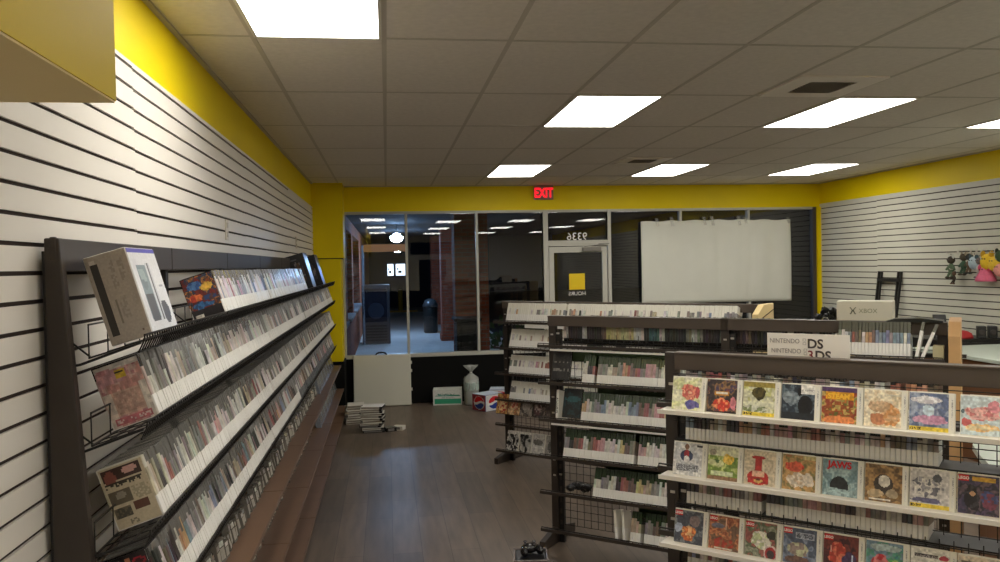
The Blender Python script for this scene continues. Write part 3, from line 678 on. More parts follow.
# small clear cases on the hardboard decks
Mclear = mat('small_clear_plastic', (124, 120, 112), .15, coat=.4); Mcard = mat('cartridge_grey', (166, 160, 148), .4, noise=.2, nscale=60)
cm = []
for q, (w_, h_) in enumerate(((.052, .098), (.034, .085), (.062, .105), (.045, .075))):
    b = MB(); b.box(-w_/2, w_/2, 0, .03, 0, h_, 0); b.box(-w_*.38, w_*.38, -.001, 0, h_*.12, h_*.62, 1); b.box(-w_*.40, w_*.40, -.001, 0, h_*.68, h_*.9, 2)
    cm.append(b.mesh('small_case', [Mclear, Mcard, MATS['spine_insert']]))
for r, n, y0, y1, step, nm, wts in ((-1.25, .190, 2.9, 8.3, .050, 'upper', {'pale': 5, 'grey': 6, 'dark': 3, 'tan': 2}), (-1.55, .170, 4.0, 8.0, .060, 'lower', {'pale': 4, 'yellow': 1, 'grey': 5, 'tan': 3, 'green': 1}), (-1.77, .20, 5.0, 8.0, .10, 'bottom', {'pale': 3, 'grey': 5, 'tan': 3})):
    y = y0
    while y < y1:
        k = pick(rg, wts); o = link('small_clear_case', rg.choice(cm)); RL.put(o, y-RL.p[1], n+rg.uniform(-.008, .008), r+.002, Rd(10)+rg.uniform(-.05, .12), rg.uniform(-.25, .25)); o.color = (*lin(ink_of(rg, k)), 1)
        tag(o, 'small clear case with %s insert on the %s brown deck of the left rack' % (k, nm), 'game case', 'small clear cases on the %s brown deck' % nm); y += step*rg.uniform(.9, 1.25)
# clear plastic display sheets at the far end of the decks
for r, lp, y0, y1, nm in ((-1.0, .30, 7.6, 10.3, 'fourth row'), (-1.25, .30, 8.4, 10.45, 'upper brown deck'), (-1.55, .32, 8.2, 10.5, 'lower brown deck')):
    y = y0; q = 0
    while y < y1-.1:
        b = MB(); b.box(-.14, .14, 0, .05, 0, .185, 0); b.box(-.12, .12, -.001, 0, .02, .16, 1)
        if r > -1.1: break
        o = b.build('clear_sleeve', [film_mat('sleeve_film', (150, 156, 166), .75, .06) if 'sleeve_film' not in MATS else MATS['sleeve_film'], mat('sleeve_card', (104, 104, 106), .25, noise=.4, nscale=12)], bevel=.003)
        RL.put(o, y-RL.p[1], lp-.075, r+.003, Rd(14))
        tag(o, 'shiny clear sleeve leaning on the %s of the left rack, number %s along' % (nm, ('one', 'two', 'three', 'four', 'five', 'six', 'seven', 'eight')[q % 8]), 'sleeve', 'shiny sleeves at the far end of the left rack'); y += .31; q += 1
# =========================================================================== the three floor racks
def floor_rack(R, label, lip, us, rail_off=0.0, post_off=0.0):
    t = empty('floor_display_rack', (R.p[0], R.p[1], 0), R.th, label, 'display rack', 'dark double-sided floor racks')
    for u in us:
        u += post_off
        b = MB(); b.box(u, u+.048, -.018, .018, 0, Z(-.354), 0); b.box(u+.048, u+.085, -.008, .018, 0, Z(-.44), 1)
        for k in range(18): b.box(u+.058, u+.072, -.0095, -.008, .12+k*.075, .15+k*.075, 0)
        for k in (3, 4, 7, 8, 11, 12): b.box(u+.056, u+.076, -.014, -.0092, .137+k*.105, .148+k*.105, 2); b.box(u+.016, u+.034, -.022, -.018, .130+k*.105, .140+k*.105, 2)
        b.build('upright', [M_rack, M_black, M_chrome], t)
        b = MB(); b.prism([(-.21, 0), (.24, 0), (.24, .06), (.03, .10), (-.03, .10), (-.21, .055)], u+.004, u+.046, 'yz'); b.build('base_foot', M_rack, t, bevel=.003)
    for a, c in zip(us[:-1], us[1:]):
        b = MB(); b.box(a+rail_off, c+.048, -.030, -.019, Z(-.418), Z(-.353)); b.box(a+rail_off, c+.048, -.034, .02, Z(-.357), Z(-.350)); b.build('top_rail', M_rail, t, bevel=.002)
        b = MB()
        z0, z1 = .12, Z(-.47)
        for i in range(int((c-a)/.05)+1): b.bar((a+.05+i*.05-.02, .0, z0), (a+.05+i*.05-.02, .0, z1), .0022)
        for i in range(int((z1-z0)/.05)+1): b.bar((a+.02, .003, z0+i*.05), (c+.02, .003, z0+i*.05), .0022)
        b.build('grid_panel', M_wire, t)
        for k, r in enumerate(LV):
            wire_shelf('wire_shelf', t, a-.01, c+.03, lip, r, .135, Rd(16), step=.04, teeth=False)
            b = MB(); b.box(a-.015, c+.04, -lip-.007, -lip+.002, Z(r)-.016, Z(r)+.004); b.build('shelf_lip', M_rack, t, bevel=.002)
    return t
# ---- far rack: white cases
A = floor_rack(RA, 'farthest dark floor rack with white-cased games, by the soft drink boxes', .15, [0, 1.20, 2.40])
WCM = 1*[case_mesh('white_case', .0185, .178, .125, .40, i1, (M_whitecase, MATS['spine_insert'], M_label)) for i1 in (.66, .72)]+[case_mesh('white_case_plain', .0185, .178, .125, .40, .74, (M_whitecase, M_whitecase, M_label))]*2
WA = {'pale': 6, 'grey': 3, 'tan': 1.5, 'red': .8, 'dark': .8, 'orange': .6, 'blue': .5, 'pink': .6}
for k, (u0, u1) in enumerate(((.12, 2.33), (.15, .92), (.14, .92), (.14, .92))):
    run(RA, 'white_game_case', WCM, u0, u1, .147, LV[k]+.004, Rd(18), .0205, WA, 'white game case in the %s row of the farthest floor rack' % ('top', 'second', 'third', 'fourth')[k], 'white cases in the farthest rack, %s row' % ('top', 'second', 'third', 'fourth')[k], 100+k, .02)
b = MB()
for k, n_ in ((1, .30),): b.box(.34, .78, -.152, -.149, Z(LV[0])-.052, Z(LV[0])-.012)
b.build('price_strip', M_label, A)
FULL = case_mesh('upright_case', .135, .190, .014, .02, .98, (M_darkcase, M_darkcase, M_darkcase))
WFULL = case_mesh('upright_white_case', .135, .190, .014, .02, .98, (M_whitecase, M_whitecase, M_whitecase))
def faceout(R, name, me, u, n, r, tilt, W, H, grid, label, group, off=.003, ops=None):
    o = link(name, me); R.put(o, u, n, r, tilt); tag(o, label, 'game case', group)
    art('cover_art', W, H, grid, (-W/2, 0, off), (1, 0, 0), (0, 0, 1), o); return o
fa = [([(196, 120, 50), (150, 70, 40), (210, 160, 80)], [('n', .5, .4, .35, .3, [(190, 50, 40), (230, 190, 130)])], 'orange cover with a red figure'), ([(200, 140, 80), (150, 100, 60), (220, 180, 130)], [('n', .5, .5, .25, .35, [(214, 170, 130), (190, 90, 70)])], 'orange and tan cover'),
      ([(96, 84, 76), (60, 54, 50), (140, 128, 118)], [('n', .5, .5, .3, .3, [(150, 140, 130)])], 'grey-brown cover'), ([(84, 74, 68), (120, 106, 96), (60, 52, 48)], [('n', .4, .4, .3, .3, [(170, 150, 140), (90, 60, 60)])], 'dim grey cover'), ([(110, 96, 86), (70, 60, 56)], [], 'dull brown cover')]
for i, (pal, ops, l) in enumerate(fa):
    faceout(RA, 'faced_game_case', FULL, .055+i*.137, .150, LV[4]+.098, Rd(14), .131, .184, paint(14, 20, pal, ops, 5, i), 'face-out case with %s, fifth row of the farthest rack' % l, 'face-out cases, fifth row of the farthest rack')
fb = [([(30, 28, 28), (216, 212, 204), (26, 24, 24)], [('r', 0, .86, 1, 1, (220, 216, 208))], 'white and black cover by the post'), ([(36, 34, 34), (28, 26, 28), (180, 176, 168)], [('r', 0, .88, 1, 1, (214, 210, 200))], 'black cover under a white band'), ([(206, 202, 192), (190, 186, 178)], [('n', .5, .6, .4, .15, [(110, 106, 100)])], 'pale cover with a grey picture'), ([(196, 190, 178), (150, 146, 138)], [('n', .5, .5, .3, .3, [(90, 88, 84)])], 'pale cover with a dark middle')]
for i, (pal, ops, l) in enumerate(fb):
    faceout(RA, 'faced_game_case', WFULL, .16+i*.143, .145, LV[5]+.004, Rd(14), .131, .184, paint(14, 20, pal, ops, 5, i+9), 'face-out case with %s, bottom row of the farthest rack' % l, 'face-out cases, bottom row of the farthest rack')
b = MB(); b.prism([(-.168, 0), (.20, 0), (.20, Z(-.352)), (-.03, Z(-.352)), (-.168, Z(-.420))], 2.452, 2.50, 'yz'); b.build('end_panel', M_creamwood, A, bevel=.003)
b = MB(); b.bar((2.501, -.165, Z(-.47)), (2.501, .19, Z(-.40)), .004); b.build('panel_groove', M_groove, A)

# ---- middle rack: green-topped cases
B = floor_rack(RB, 'middle dark floor rack with green-topped game cases, behind the front rack', .15, [0, 1.16, 2.30])
GM = [case_mesh('disc_case', .0158, .190, .135, .335, i1, (M_green, MATS['spine_insert'], M_label)) for i1 in (.62, .70, .78)]
WB = {'pale': 3, 'grey': 5, 'tan': 1.6, 'brown': 2, 'red': 1.2, 'pink': 1, 'blue': .8, 'dark': 2, 'orange': .7, 'yellow': .5}
RN = ('top', 'second', 'third', 'fourth', 'fifth', 'bottom')
def brow(k, u0, u1, seed, part, pitch=.0168, cols=None):
    run(RB, 'disc_game_case', GM, u0, u1, .147, LV[k]+.004, Rd(18), pitch, WB, 'green-topped game case in the %s row of the middle rack, %s' % (RN[k], part), 'green-topped cases in the middle rack, %s row' % RN[k], seed, .0, None, cols)
brow(1, .296, .386, 201, 'left block'); brow(1, .398, .98, 202, 'long block', cols=['grey', 'grey', 'pale', 'tan', 'grey', 'orange', 'red', 'brown', 'red', 'grey', 'pink', 'pink', 'grey', 'pale', 'grey', 'dark', 'grey', 'pale'])
brow(2, .282, .98, 203, 'long block', cols=['orange', 'pale', 'grey', 'grey', 'blue', 'pale', 'pale', 'pale', 'pale', 'blue', 'blue', 'brown', 'red', 'grey', 'pink', 'red', 'yellow', 'grey', 'pink', 'grey'])
brow(3, .152, .640, 204, 'left block', cols=['grey', 'dark', 'brown', 'red', 'pale', 'brown', 'red', 'pink', 'pink', 'pale', 'pale', 'pale', 'yellow', 'brown', 'grey']); brow(3, .665, .98, 205, 'right block', cols=['pink', 'pale', 'pale', 'pale', 'dark', 'pale', 'pale'])
brow(4, .356, .98, 206, 'only block', cols=['pale', 'grey', 'pale', 'dark', 'red', 'brown', 'yellow', 'tan', 'grey', 'pale', 'grey', 'grey', 'dark']); brow(5, .606, .684, 207, 'short block'); brow(5, .698, .98, 208, 'right block', cols=['grey', 'brown', 'grey', 'pale', 'brown', 'grey'])
for u, le, l in ((.515, Rd(9), 'left one of two white cases leaning in the middle rack, bottom row'), (.565, Rd(8), 'right one of two white cases leaning in the middle rack, bottom row')):
    o = link('disc_game_case', case_mesh('leaning_case', .0158, .178, .12, .40, .9, (M_whitecase, M_whitecase, M_label))); RB.put(o, u, .14, LV[5]+.008, Rd(14), 0, -le); tag(o, l, 'game case', 'lone leaning cases, middle rack')
# dark green sheet behind each filled row, white price strips under two lips
b = MB()
for k, (u0, u1) in {1: (.08, 1.15), 2: (.35, 1.15), 3: (.30, 1.15), 4: (.40, 1.15), 5: (.62, 1.15)}.items():
    b.box(u0, u1, -.022, -.016, Z(LV[k])+.13, Z(LV[k])+.205)
b.build('green_header', mat('dark_green_card', (52, 70, 36), .4), B)
for k in (0, 2):
    b = MB(); b.box(.075, 1.19, -.150, -.147, Z(LV[k])-.034, Z(LV[k])-.022); b.build('price_strip', M_label, B)
# dark odd cases at the left of rows two and three
for k, u, cols, l in ((1, .12, [(30, 28, 28), (44, 40, 38), (26, 24, 26)], 'black case with small print at the left of the second row of the middle rack'), (1, .235, [(34, 32, 32), (52, 46, 42)], 'charcoal case next to the second row block of the middle rack'), (2, .20, [(20, 36, 38), (28, 58, 62), (24, 26, 28)], 'dark teal case at the left of the third row of the middle rack')):
    faceout(RB, 'faced_game_case', FULL, u if k == 1 else .195, .10, LV[k]+.012, Rd(16), .131, .184, paint(14, 20, cols, [('t', .1, .3, .9, .4, (120, 116, 110)), ('t', .1, .6, .9, .66, (110, 106, 100))] if k == 1 else [('n', .5, .65, .4, .1, [(40, 96, 100)])], 5, int(u*100)), l, 'dark face-out cases of the middle rack') if not (k == 1 and u > .2) else None
o = link('disc_game_case', case_mesh('white_spine_case', .02, .19, .13, .05, .9, (M_whitecase, M_whitecase, M_whitecase))); RB.put(o, .112, .14, LV[2]+.006, Rd(16), 0, -.08); tag(o, 'white-spined case with black letters at the left post of the middle rack, third row', 'game case')
art('spine_print', .012, .15, paint(4, 26, [(226, 222, 210)], [('t', .1, .1, .9, .8, (40, 38, 36))], 2, 3), (-.006, 0, .02), (1, 0, 0), (0, 0, 1), o)
# cases seen under the top rail, standing on the rear tray
wire_shelf('wire_shelf', B, 0, 2.43, -.012, LV[0], .14, Rd(0), step=.05, teeth=False)
DM = [case_mesh('rear_case', .0158, .172, .12, .16, i1, (M_darkcase, MATS['spine_insert'], M_darkcase)) for i1 in (.70, .82)]
run(RB, 'rear_game_case', DM, .09, 1.78, -.022, LV[0]+.006, 0, .0172, {}, 'game case standing behind the top rail of the middle rack', 'cases behind the top rail of the middle rack', 209, .0, None,
    ['pale', 'dark', 'dark', 'dark', 'pale', 'dark', 'dark', 'dark', 'brown', 'yellow', 'yellow', 'yellow', 'yellow', 'yellow', 'pale', 'pale', 'dark', 'teal', 'teal', 'pale', 'dark', 'dark', 'dark', 'dark', 'green', 'pale', 'green', 'dark', 'dark', 'dark', 'grey', 'dark', 'dark', 'dark', 'brown', 'dark', 'dark', 'dark', 'dark', 'dark', 'dark', 'pale', 'dark', 'dark', 'dark', 'grey', 'dark', 'dark'])
# right half of the middle rack, top row in front of the rail
CM = [case_mesh('clear_disc_case', .0158, .190, .135, .40, i1, (mat('smoke_case', (104, 104, 92), .2, noise=.15, nscale=30, coat=.3), MATS['spine_insert'], M_label)) for i1 in (.70, .76)]
run(RB, 'disc_game_case', CM, 1.83, 2.195, .147, LV[0]+.004, Rd(14), .0168, {}, 'clear-topped game case in the top row at the right end of the middle rack', 'clear-topped cases at the right end of the middle rack', 210, 0, None,
    ['grey', 'pale', 'grey', 'red', 'brown', 'pale', 'orange', 'brown', 'blue', 'blue', 'blue', 'grey', 'blue', 'blue', 'pale', 'blue'])
for u, le, l in ((2.210, Rd(10), 'upright-leaning clear case beside the block at the right end of the middle rack'), (2.236, Rd(22), 'most tilted clear case at the right end of the middle rack')):
    o = link('disc_game_case', case_mesh('tilted_case', .0158, .190, .13, .75, .76, (MATS['smoke_case'], M_label, M_label))); RB.put(o, u, .145, LV[0]+.008, Rd(12), 0, le); tag(o, l, 'game case', 'tilted clear cases, middle rack')
b = MB(); b.box(2.285, 2.335, -.13, -.05, Z(LV[0])+.004, Z(LV[0])+.07, 0); b.box(2.29, 2.306, -.131, -.13, Z(LV[0])+.01, Z(LV[0])+.065, 0); o = b.build('pale_carton', mat('carton_pale', (200, 190, 150), .5), None, False, (RB.p[0], RB.p[1], 0), (0, 0, RB.th), bevel=.002); tag(o, 'small pale carton in the top row beside the tan end panel of the middle rack', 'carton')
b = MB(); b.prism([(-.165, 0), (.03, 0), (.03, Z(-.325)), (-.10, Z(-.340)), (-.165, Z(-.41))], 2.356, 2.412, 'yz'); b.build('end_panel', M_wood, B, bevel=.003)
# things on the rear tray of the middle rack
t = empty('games_carton', RB.w(1.80, -.03, LV[0]+.004), RB.th, 'white carton with a cross emblem and grey lettering standing behind the middle rack', 'box')
b = MB(); b.box(0, .285, 0, .13, 0, .287); b.build('carton', mat('carton_cream', (216, 210, 190), .5, noise=.03), t, bevel=.003)
link('lettering', text_mesh('lettering', 'XBOX', .034, mat('pale_green_ink', (136, 138, 106), .5)), t, (.162, -.0006, .222), (Rd(90), 0, 0))
b = MB(); b.bar((.070, -.001, .215), (.100, -.001, .253), .003); b.bar((.100, -.001, .215), (.070, -.001, .253), .003); b.bar((.073, -.001, .215), (.083, -.001, .236), .004); b.bar((.097, -.001, .215), (.087, -.001, .236), .004); b.build('emblem', mat('grey_green_ink', (96, 98, 80), .5), t)
random.seed(15)
b = MB()
for q in range(60): xx = random.uniform(-.075, .075); b.blob((xx, random.uniform(-.03, .03), .03+random.uniform(.02, .215)*(1-(xx/.11)**2)), (random.uniform(.012, .026), .018, random.uniform(.010, .024)), 0, 7, 5, .3)
b.box(-.09, .08, -.04, .04, 0, .06)
o = b.build('black_bag', mat('bag_black', (13, 14, 12), .35), None, False, RB.w(1.745, -.085, LV[0]+.004), (0, 0, RB.th)); tag(o, 'crumpled black bag left of the white carton behind the middle rack', 'bag')
b = MB(); b.prism([(-.11, 0), (.17, 0), (.17, .010), (.06, .022), (-.06, .016)], -.06, .05, 'xz'); o = b.build('flat_device', mat('device_black', (24, 26, 22), .35), None, False, RB.w(2.16, -.0, -.350), (0, 0, RB.th)); tag(o, 'flat dark device lying on the top rail at the right end of the middle rack', 'device')
b = MB()
for q in range(7): b.blob((.18+q*.02, -.075+random.uniform(-.02, .02), .025+random.uniform(0, .02)), (.035, .03, .022), 0, 8, 5, .15)
o = b.build('black_cable_heap', mat('cable_black', (20, 18, 18), .4), None, False, RB.w(0, 0, LV[4]+.004), (0, 0, RB.th)); tag(o, 'small black heap in the empty left part of the fifth row, middle rack', 'cable')

# ---- front rack: hand-held games
C = floor_rack(RC, 'nearest dark floor rack with face-out handheld games on cream ledges', .115, [0, 1.20], .022, -.022)
HH, HW, HT = .1225, .1285, .014
HM = case_mesh('handheld_case', HW, HH, HT, .02, .98, (M_whitecase, M_whitecase, M_whitecase), .003)
for k in (0, 1, 2):
    r = (-.545, -.785, -1.035)[k]
    b = MB(); b.box(.028, 1.24, -.208, -.118, Z(r)-.006, Z(r)); b.box(.028, 1.24, -.211, -.208, Z(r)-.012, Z(r)+.004); b.build('cream_ledge', M_strip, C, bevel=.001)
    b = MB()
    for zz in ((.03, .125), (.03, .19), (.05, .085, .122))[k]: b.bar((.05, -.112, Z(r)+zz), (1.22, -.112, Z(r)+zz), .0022)
    for i in range(30 if k == 2 else 0): b.bar((.05+i*.04, -.112, Z(r)+.0), (.05+i*.04, -.112, Z(r)+.145), .0022)
    b.build('wire_front', M_wire, C)
P = lambda *a: a
Y_, W_, D_ = (226, 196, 50), (226, 222, 212), (30, 28, 30)
covers = [
 [([(222, 216, 160), (208, 212, 150), (226, 222, 190)], [('n', .62, .55, .3, .24, [(226, 140, 110), (206, 90, 80), (232, 176, 140)]), ('n', .70, .16, .24, .14, [(84, 84, 150), (110, 100, 160)]), ('n', .88, .55, .09, .2, [(200, 80, 80)])], 'pale green cover with a coral swirl'),
  ([(120, 60, 60), (70, 60, 90), (150, 110, 70), (60, 50, 54)], [('n', .5, .25, .28, .2, [(214, 60, 44), (236, 140, 90)]), ('r', .26, .52, .74, .66, (206, 140, 40)), ('r', .3, .56, .70, .62, (236, 226, 206)), ('r', 0, 0, 1, .05, (40, 34, 36)), ('n', .88, .3, .1, .2, [(210, 120, 130)])], 'busy dark cover with an orange title and red middle'),
  ([(150, 150, 50), (190, 190, 120), (206, 204, 170)], [('r', 0, .84, 1, 1, (160, 140, 60)), ('n', .5, .66, .2, .18, [(60, 54, 30), (90, 80, 40)]), ('r', 0, .3, 1, .42, (210, 210, 180)), ('n', .4, .2, .4, .1, [(120, 130, 90), (200, 200, 180)]), ('r', 0, 0, 1, .10, Y_), ('t', .03, .02, .3, .08, D_)], 'olive cover with a yellow bottom banner'),
  ([(60, 74, 86), (96, 112, 122), (44, 54, 66)], [('n', .3, .6, .3, .2, [(140, 152, 160), (110, 124, 134)]), ('e', .72, .40, .22, .30, (26, 28, 34)), ('e', .55, .80, .08, .12, (28, 30, 36)), ('r', .58, .74, 1, 1, W_), ('t', .6, .82, .98, .86, (170, 166, 160)), ('r', 0, 0, 1, .2, (34, 40, 48))], 'blue-grey cover with a dark standing silhouette'),
  ([(206, 110, 50), (120, 130, 60), (190, 160, 90), (150, 60, 40)], [('r', 0, .88, 1, 1, (84, 56, 100)), ('r', .1, .66, .92, .86, (226, 150, 30)), ('n', .5, .36, .4, .22, [(200, 170, 90), (160, 80, 40), (110, 110, 50)]), ('n', .5, .1, .5, .1, [(224, 130, 70)])], 'orange cover, purple band and big yellow title'),
  ([(222, 204, 166), (214, 190, 150), (228, 214, 184)], [('n', .72, .32, .24, .28, [(206, 140, 80), (220, 170, 120)]), ('n', .4, .55, .28, .16, [(190, 150, 110), (206, 170, 130)]), ('n', .35, .2, .2, .16, [(190, 120, 80)]), ('r', .6, .84, 1, .9, (206, 196, 170))], 'cream cover with faint orange figures'),
  ([(110, 126, 160), (150, 160, 180), (90, 104, 140)], [('n', .5, .82, .4, .1, [(222, 220, 220), (196, 190, 196)]), ('n', .5, .3, .5, .12, [(206, 150, 176), (190, 130, 160)]), ('n', .5, .55, .16, .14, [(190, 210, 220)]), ('r', 0, 0, 1, .10, Y_), ('t', .03, .02, .3, .08, D_)], 'blue and pink cover with a yellow bottom banner'),
  ([(176, 196, 206), (200, 212, 212), (190, 204, 206)], [('n', .5, .55, .4, .18, [(214, 140, 140), (226, 170, 160), (200, 110, 110)]), ('n', .15, .3, .14, .12, [(206, 90, 90)]), ('n', .5, .2, .45, .1, [(230, 180, 110), (222, 200, 150)]), ('n', .8, .75, .15, .15, [(214, 130, 140)]), ('e', .05, .6, .05, .06, (90, 110, 120))], 'pale blue cover with pink and orange shapes'),
  ([(190, 190, 180), (210, 206, 196)], [('n', .5, .5, .3, .3, [(120, 130, 150)])], 'grey cover, last on the right')],
 [([(200, 200, 198), (186, 188, 190), (214, 212, 208)], [('e', .46, .60, .22, .18, (52, 62, 92)), ('e', .46, .66, .09, .12, (170, 44, 54)), ('e', .46, .88, .08, .09, (120, 84, 66)), ('e', .46, .5, .10, .10, (224, 220, 216)), ('r', .1, .12, .9, .34, (176, 178, 182)), ('t', .1, .14, .9, .32, (100, 100, 106)), ('r', .8, .9, 1, .95, (60, 60, 64))], 'white cover with a player in dark blue and red'),
  ([(150, 170, 70), (190, 200, 120), (120, 150, 60)], [('r', 0, .72, 1, 1, (206, 206, 170)), ('n', .68, .62, .2, .16, [(226, 180, 50), (236, 200, 90)]), ('n', .15, .8, .12, .1, [(150, 140, 120)]), ('n', .3, .5, .3, .1, [(206, 210, 150), (90, 120, 60)]), ('r', .1, .12, .85, .26, (206, 216, 170)), ('r', 0, 0, 1, .10, (150, 110, 80))], 'green meadow cover with yellow figures'),
  ([(214, 196, 168), (206, 190, 160)], [('e', .45, .22, .34, .22, (190, 44, 40)), ('r', .14, .05, .78, .22, (186, 44, 40)), ('r', .34, .4, .56, .8, (192, 48, 44)), ('e', .45, .80, .22, .05, (180, 40, 38)), ('r', .26, .24, .66, .42, (220, 170, 140)), ('n', .45, .12, .15, .07, [(120, 60, 40), (210, 170, 90)])], 'cream cover with a solid red hatted figure'),
  ([(170, 110, 60), (130, 120, 70), (196, 150, 90)], [('n', .35, .66, .28, .14, [(206, 60, 44), (220, 90, 60)]), ('n', .45, .3, .3, .2, [(224, 210, 190), (206, 180, 150)]), ('n', .8, .3, .15, .2, [(214, 200, 180)]), ('r', .6, .9, 1, 1, (196, 180, 120))], 'brown cover with a red cap shape and white figures'),
  ([(130, 160, 164), (156, 180, 180), (110, 140, 146)], [('r', .04, .74, .96, 1, (120, 150, 156)), ('e', .48, .28, .26, .26, (44, 48, 50)), ('n', .48, .1, .5, .12, [(170, 196, 196), (140, 164, 166)])], 'teal cover, red title and dark round shape'),
  ([(140, 104, 60), (110, 84, 56), (170, 130, 80)], [('e', .5, .48, .26, .26, (70, 60, 54)), ('e', .52, .56, .16, .16, (214, 206, 190)), ('n', .3, .2, .2, .12, [(196, 170, 130)]), ('n', .75, .25, .16, .12, [(170, 150, 120)]), ('r', .1, .04, .7, .09, (224, 216, 200))], 'brown cover with a round black and white creature'),
  ([(214, 208, 200), (200, 194, 188)], [('n', .45, .55, .38, .26, [(150, 146, 150), (206, 200, 190), (110, 108, 116)]), ('n', .7, .8, .12, .1, [(90, 90, 96)]), ('n', .4, .2, .4, .07, [(100, 96, 130)]), ('r', 0, 0, 1, .10, Y_), ('t', .03, .02, .3, .08, D_)], 'white cover with a grey sketch and yellow banner'),
  ([(60, 56, 84), (84, 70, 100), (50, 48, 60), (104, 84, 96)], [('r', .34, .84, .92, .96, (216, 160, 40)), ('n', .36, .4, .18, .3, [(34, 32, 40), (60, 56, 66)]), ('e', .36, .52, .07, .06, (200, 150, 110)), ('n', .75, .4, .2, .25, [(120, 60, 80), (70, 80, 130)])], 'purple-dark cover with a small red block and yellow bar'),
  ([(90, 96, 120), (120, 120, 140)], [('n', .5, .5, .3, .3, [(160, 140, 120)])], 'dusky blue cover, last on the right')],
 [([(90, 96, 106), (120, 124, 128), (70, 74, 84)], [('n', .5, .32, .26, .22, [(230, 140, 70), (206, 100, 50), (236, 180, 120)]), ('n', .15, .45, .12, .14, [(160, 170, 190)]), ('n', .7, .7, .2, .15, [(130, 110, 110)])], 'blue-grey cover with an orange centre'),
  ([(190, 110, 70), (150, 80, 56), (206, 130, 84), (120, 90, 70)], [('r', .54, .6, .58, .95, (220, 180, 150)), ('n', .3, .7, .25, .08, [(110, 110, 130)]), ('n', .5, .2, .4, .15, [(180, 60, 44), (150, 90, 60)]), ('r', .2, .03, .8, .06, (200, 190, 170))], 'red desert cover'),
  ([(120, 130, 104), (150, 150, 130), (96, 110, 80), (160, 90, 80)], [('n', .5, .5, .3, .25, [(190, 200, 150), (220, 216, 200)]), ('e', .82, .14, .22, .24, (214, 190, 180)), ('e', .82, .14, .17, .19, (180, 50, 50)), ('e', .82, .12, .12, .12, (70, 60, 60)), ('n', .82, .66, .14, .14, [(60, 60, 50)])], 'crowded green cover with a red and white shield'),
  ([(96, 110, 140), (130, 140, 160), (80, 90, 110)], [('r', .36, .72, .94, .9, (170, 176, 190)), ('t', .4, .74, .9, .88, (90, 96, 110)), ('n', .45, .4, .3, .2, [(190, 190, 150), (150, 130, 120)]), ('n', .4, .12, .35, .1, [(110, 80, 70)])], 'slate blue cover with pale figures'),
  ([(96, 40, 40), (70, 34, 40), (120, 50, 44)], [('n', .4, .45, .24, .32, [(190, 60, 44), (220, 110, 80)]), ('n', .75, .3, .2, .25, [(70, 50, 90)]), ('r', .80, .1, .84, .5, (190, 206, 226)), ('r', .2, .5, .24, .7, (226, 150, 130))], 'dark red cover with a pale light blade'),
  ([(60, 130, 140), (80, 150, 120), (110, 140, 160)], [('n', .4, .45, .22, .2, [(206, 50, 60), (220, 120, 120)]), ('n', .5, .85, .4, .1, [(170, 190, 190)]), ('n', .75, .4, .18, .2, [(90, 170, 90), (180, 200, 100)])], 'sea-green cover with red shapes'),
  ([(222, 216, 204), (214, 210, 198)], [('r', .08, .78, .7, .86, (60, 56, 56)), ('t', .1, .79, .7, .85, (150, 140, 140)), ('n', .4, .4, .24, .18, [(190, 60, 60), (90, 110, 70)]), ('n', .75, .4, .2, .16, [(120, 140, 90), (200, 90, 90)]), ('n', .85, .82, .12, .06, [(196, 60, 70)])], 'white cover with a dark title and red-green figures'),
  ([(222, 210, 190), (214, 196, 170)], [('n', .6, .6, .3, .2, [(220, 140, 60), (230, 180, 110)]), ('n', .2, .8, .15, .08, [(120, 110, 90)])], 'cream cover with an orange splash'),
  ([(190, 170, 140), (210, 200, 180)], [('n', .5, .5, .3, .3, [(200, 130, 70)])], 'tan cover, last on the right')]]
red_blocks = {(1, 7), (2, 0), (2, 1), (2, 2), (2, 3), (2, 4)}
blk = text_mesh('logo_text', 'LEGO', .0115, M_whiteink, .0003, bold=.0004); stm = text_mesh('title', 'STEAM', .0225, mat('title_yellow', (238, 190, 60), .5), .0003, bold=.0008); jaw = text_mesh('title', 'JAWS', .030, M_redink, .0003, bold=.0012)
sp = paint(3, 40, [(222, 218, 208)], [('t', .3, .35, .99, .92, (160, 156, 150))], 2, 5)
for row in range(3):
    r = (-.545, -.785, -1.035)[row]
    for i, (pal, ops, l) in enumerate(covers[row]):
        u = .066+.1312*i+HW/2+(.010 if (row == 0 and i >= 7) else 0)+.0
        if u > 1.22: continue
        o = link('handheld_game_case', HM); RC.put(o, u, .172, r+.001, Rd(12), random.uniform(-.008, .008))
        tag(o, 'handheld game with %s, %s face-out row' % (l, ('top', 'second', 'third')[row]), 'game case', 'face-out handheld games')
        art('cover_art', HW*.845, HH*.95, paint(46, 46, pal, ops, 6, row*20+i+1), (-HW*.485, 0, HH*.022), (1, 0, 0), (0, 0, 1), o)
        art('spine_print', HW*.045, HH*.8, sp, (HW*.405, 0, HH*.1), (1, 0, 0), (0, 0, 1), o)
        if (row, i) in red_blocks:
            b = MB(); b.box(-HW*.475, -HW*.475+.028, -.0016, -.0008, HH*.81, HH*.81+.018); q = b.build('logo_block', mat('logo_red', (200, 34, 36), .4), o)
            link('logo_text', blk, q, (-HW*.475+.014, -.0019, HH*.81+.005), (Rd(90), 0, 0))
        if (row, i) == (0, 4): link('title', stm, o, (-HW*.075, -.0012, HH*.67), (Rd(90), 0, 0))
        if (row, i) == (1, 4): link('title', jaw, o, (-HW*.075, -.0012, HH*.76), (Rd(90), 0, 0))
SM = [case_mesh('cartridge_case', .0146, .128, .115, .34, i1, (M_darkcase, MATS['spine_insert'], M_label)) for i1 in (.60, .66, .74)]
SM0 = [case_mesh('cartridge_case_bright', .0146, .128, .115, .34, i1, (M_darkcase, MATS['spine_insert'], M_label)) for i1 in (.93, .98)]
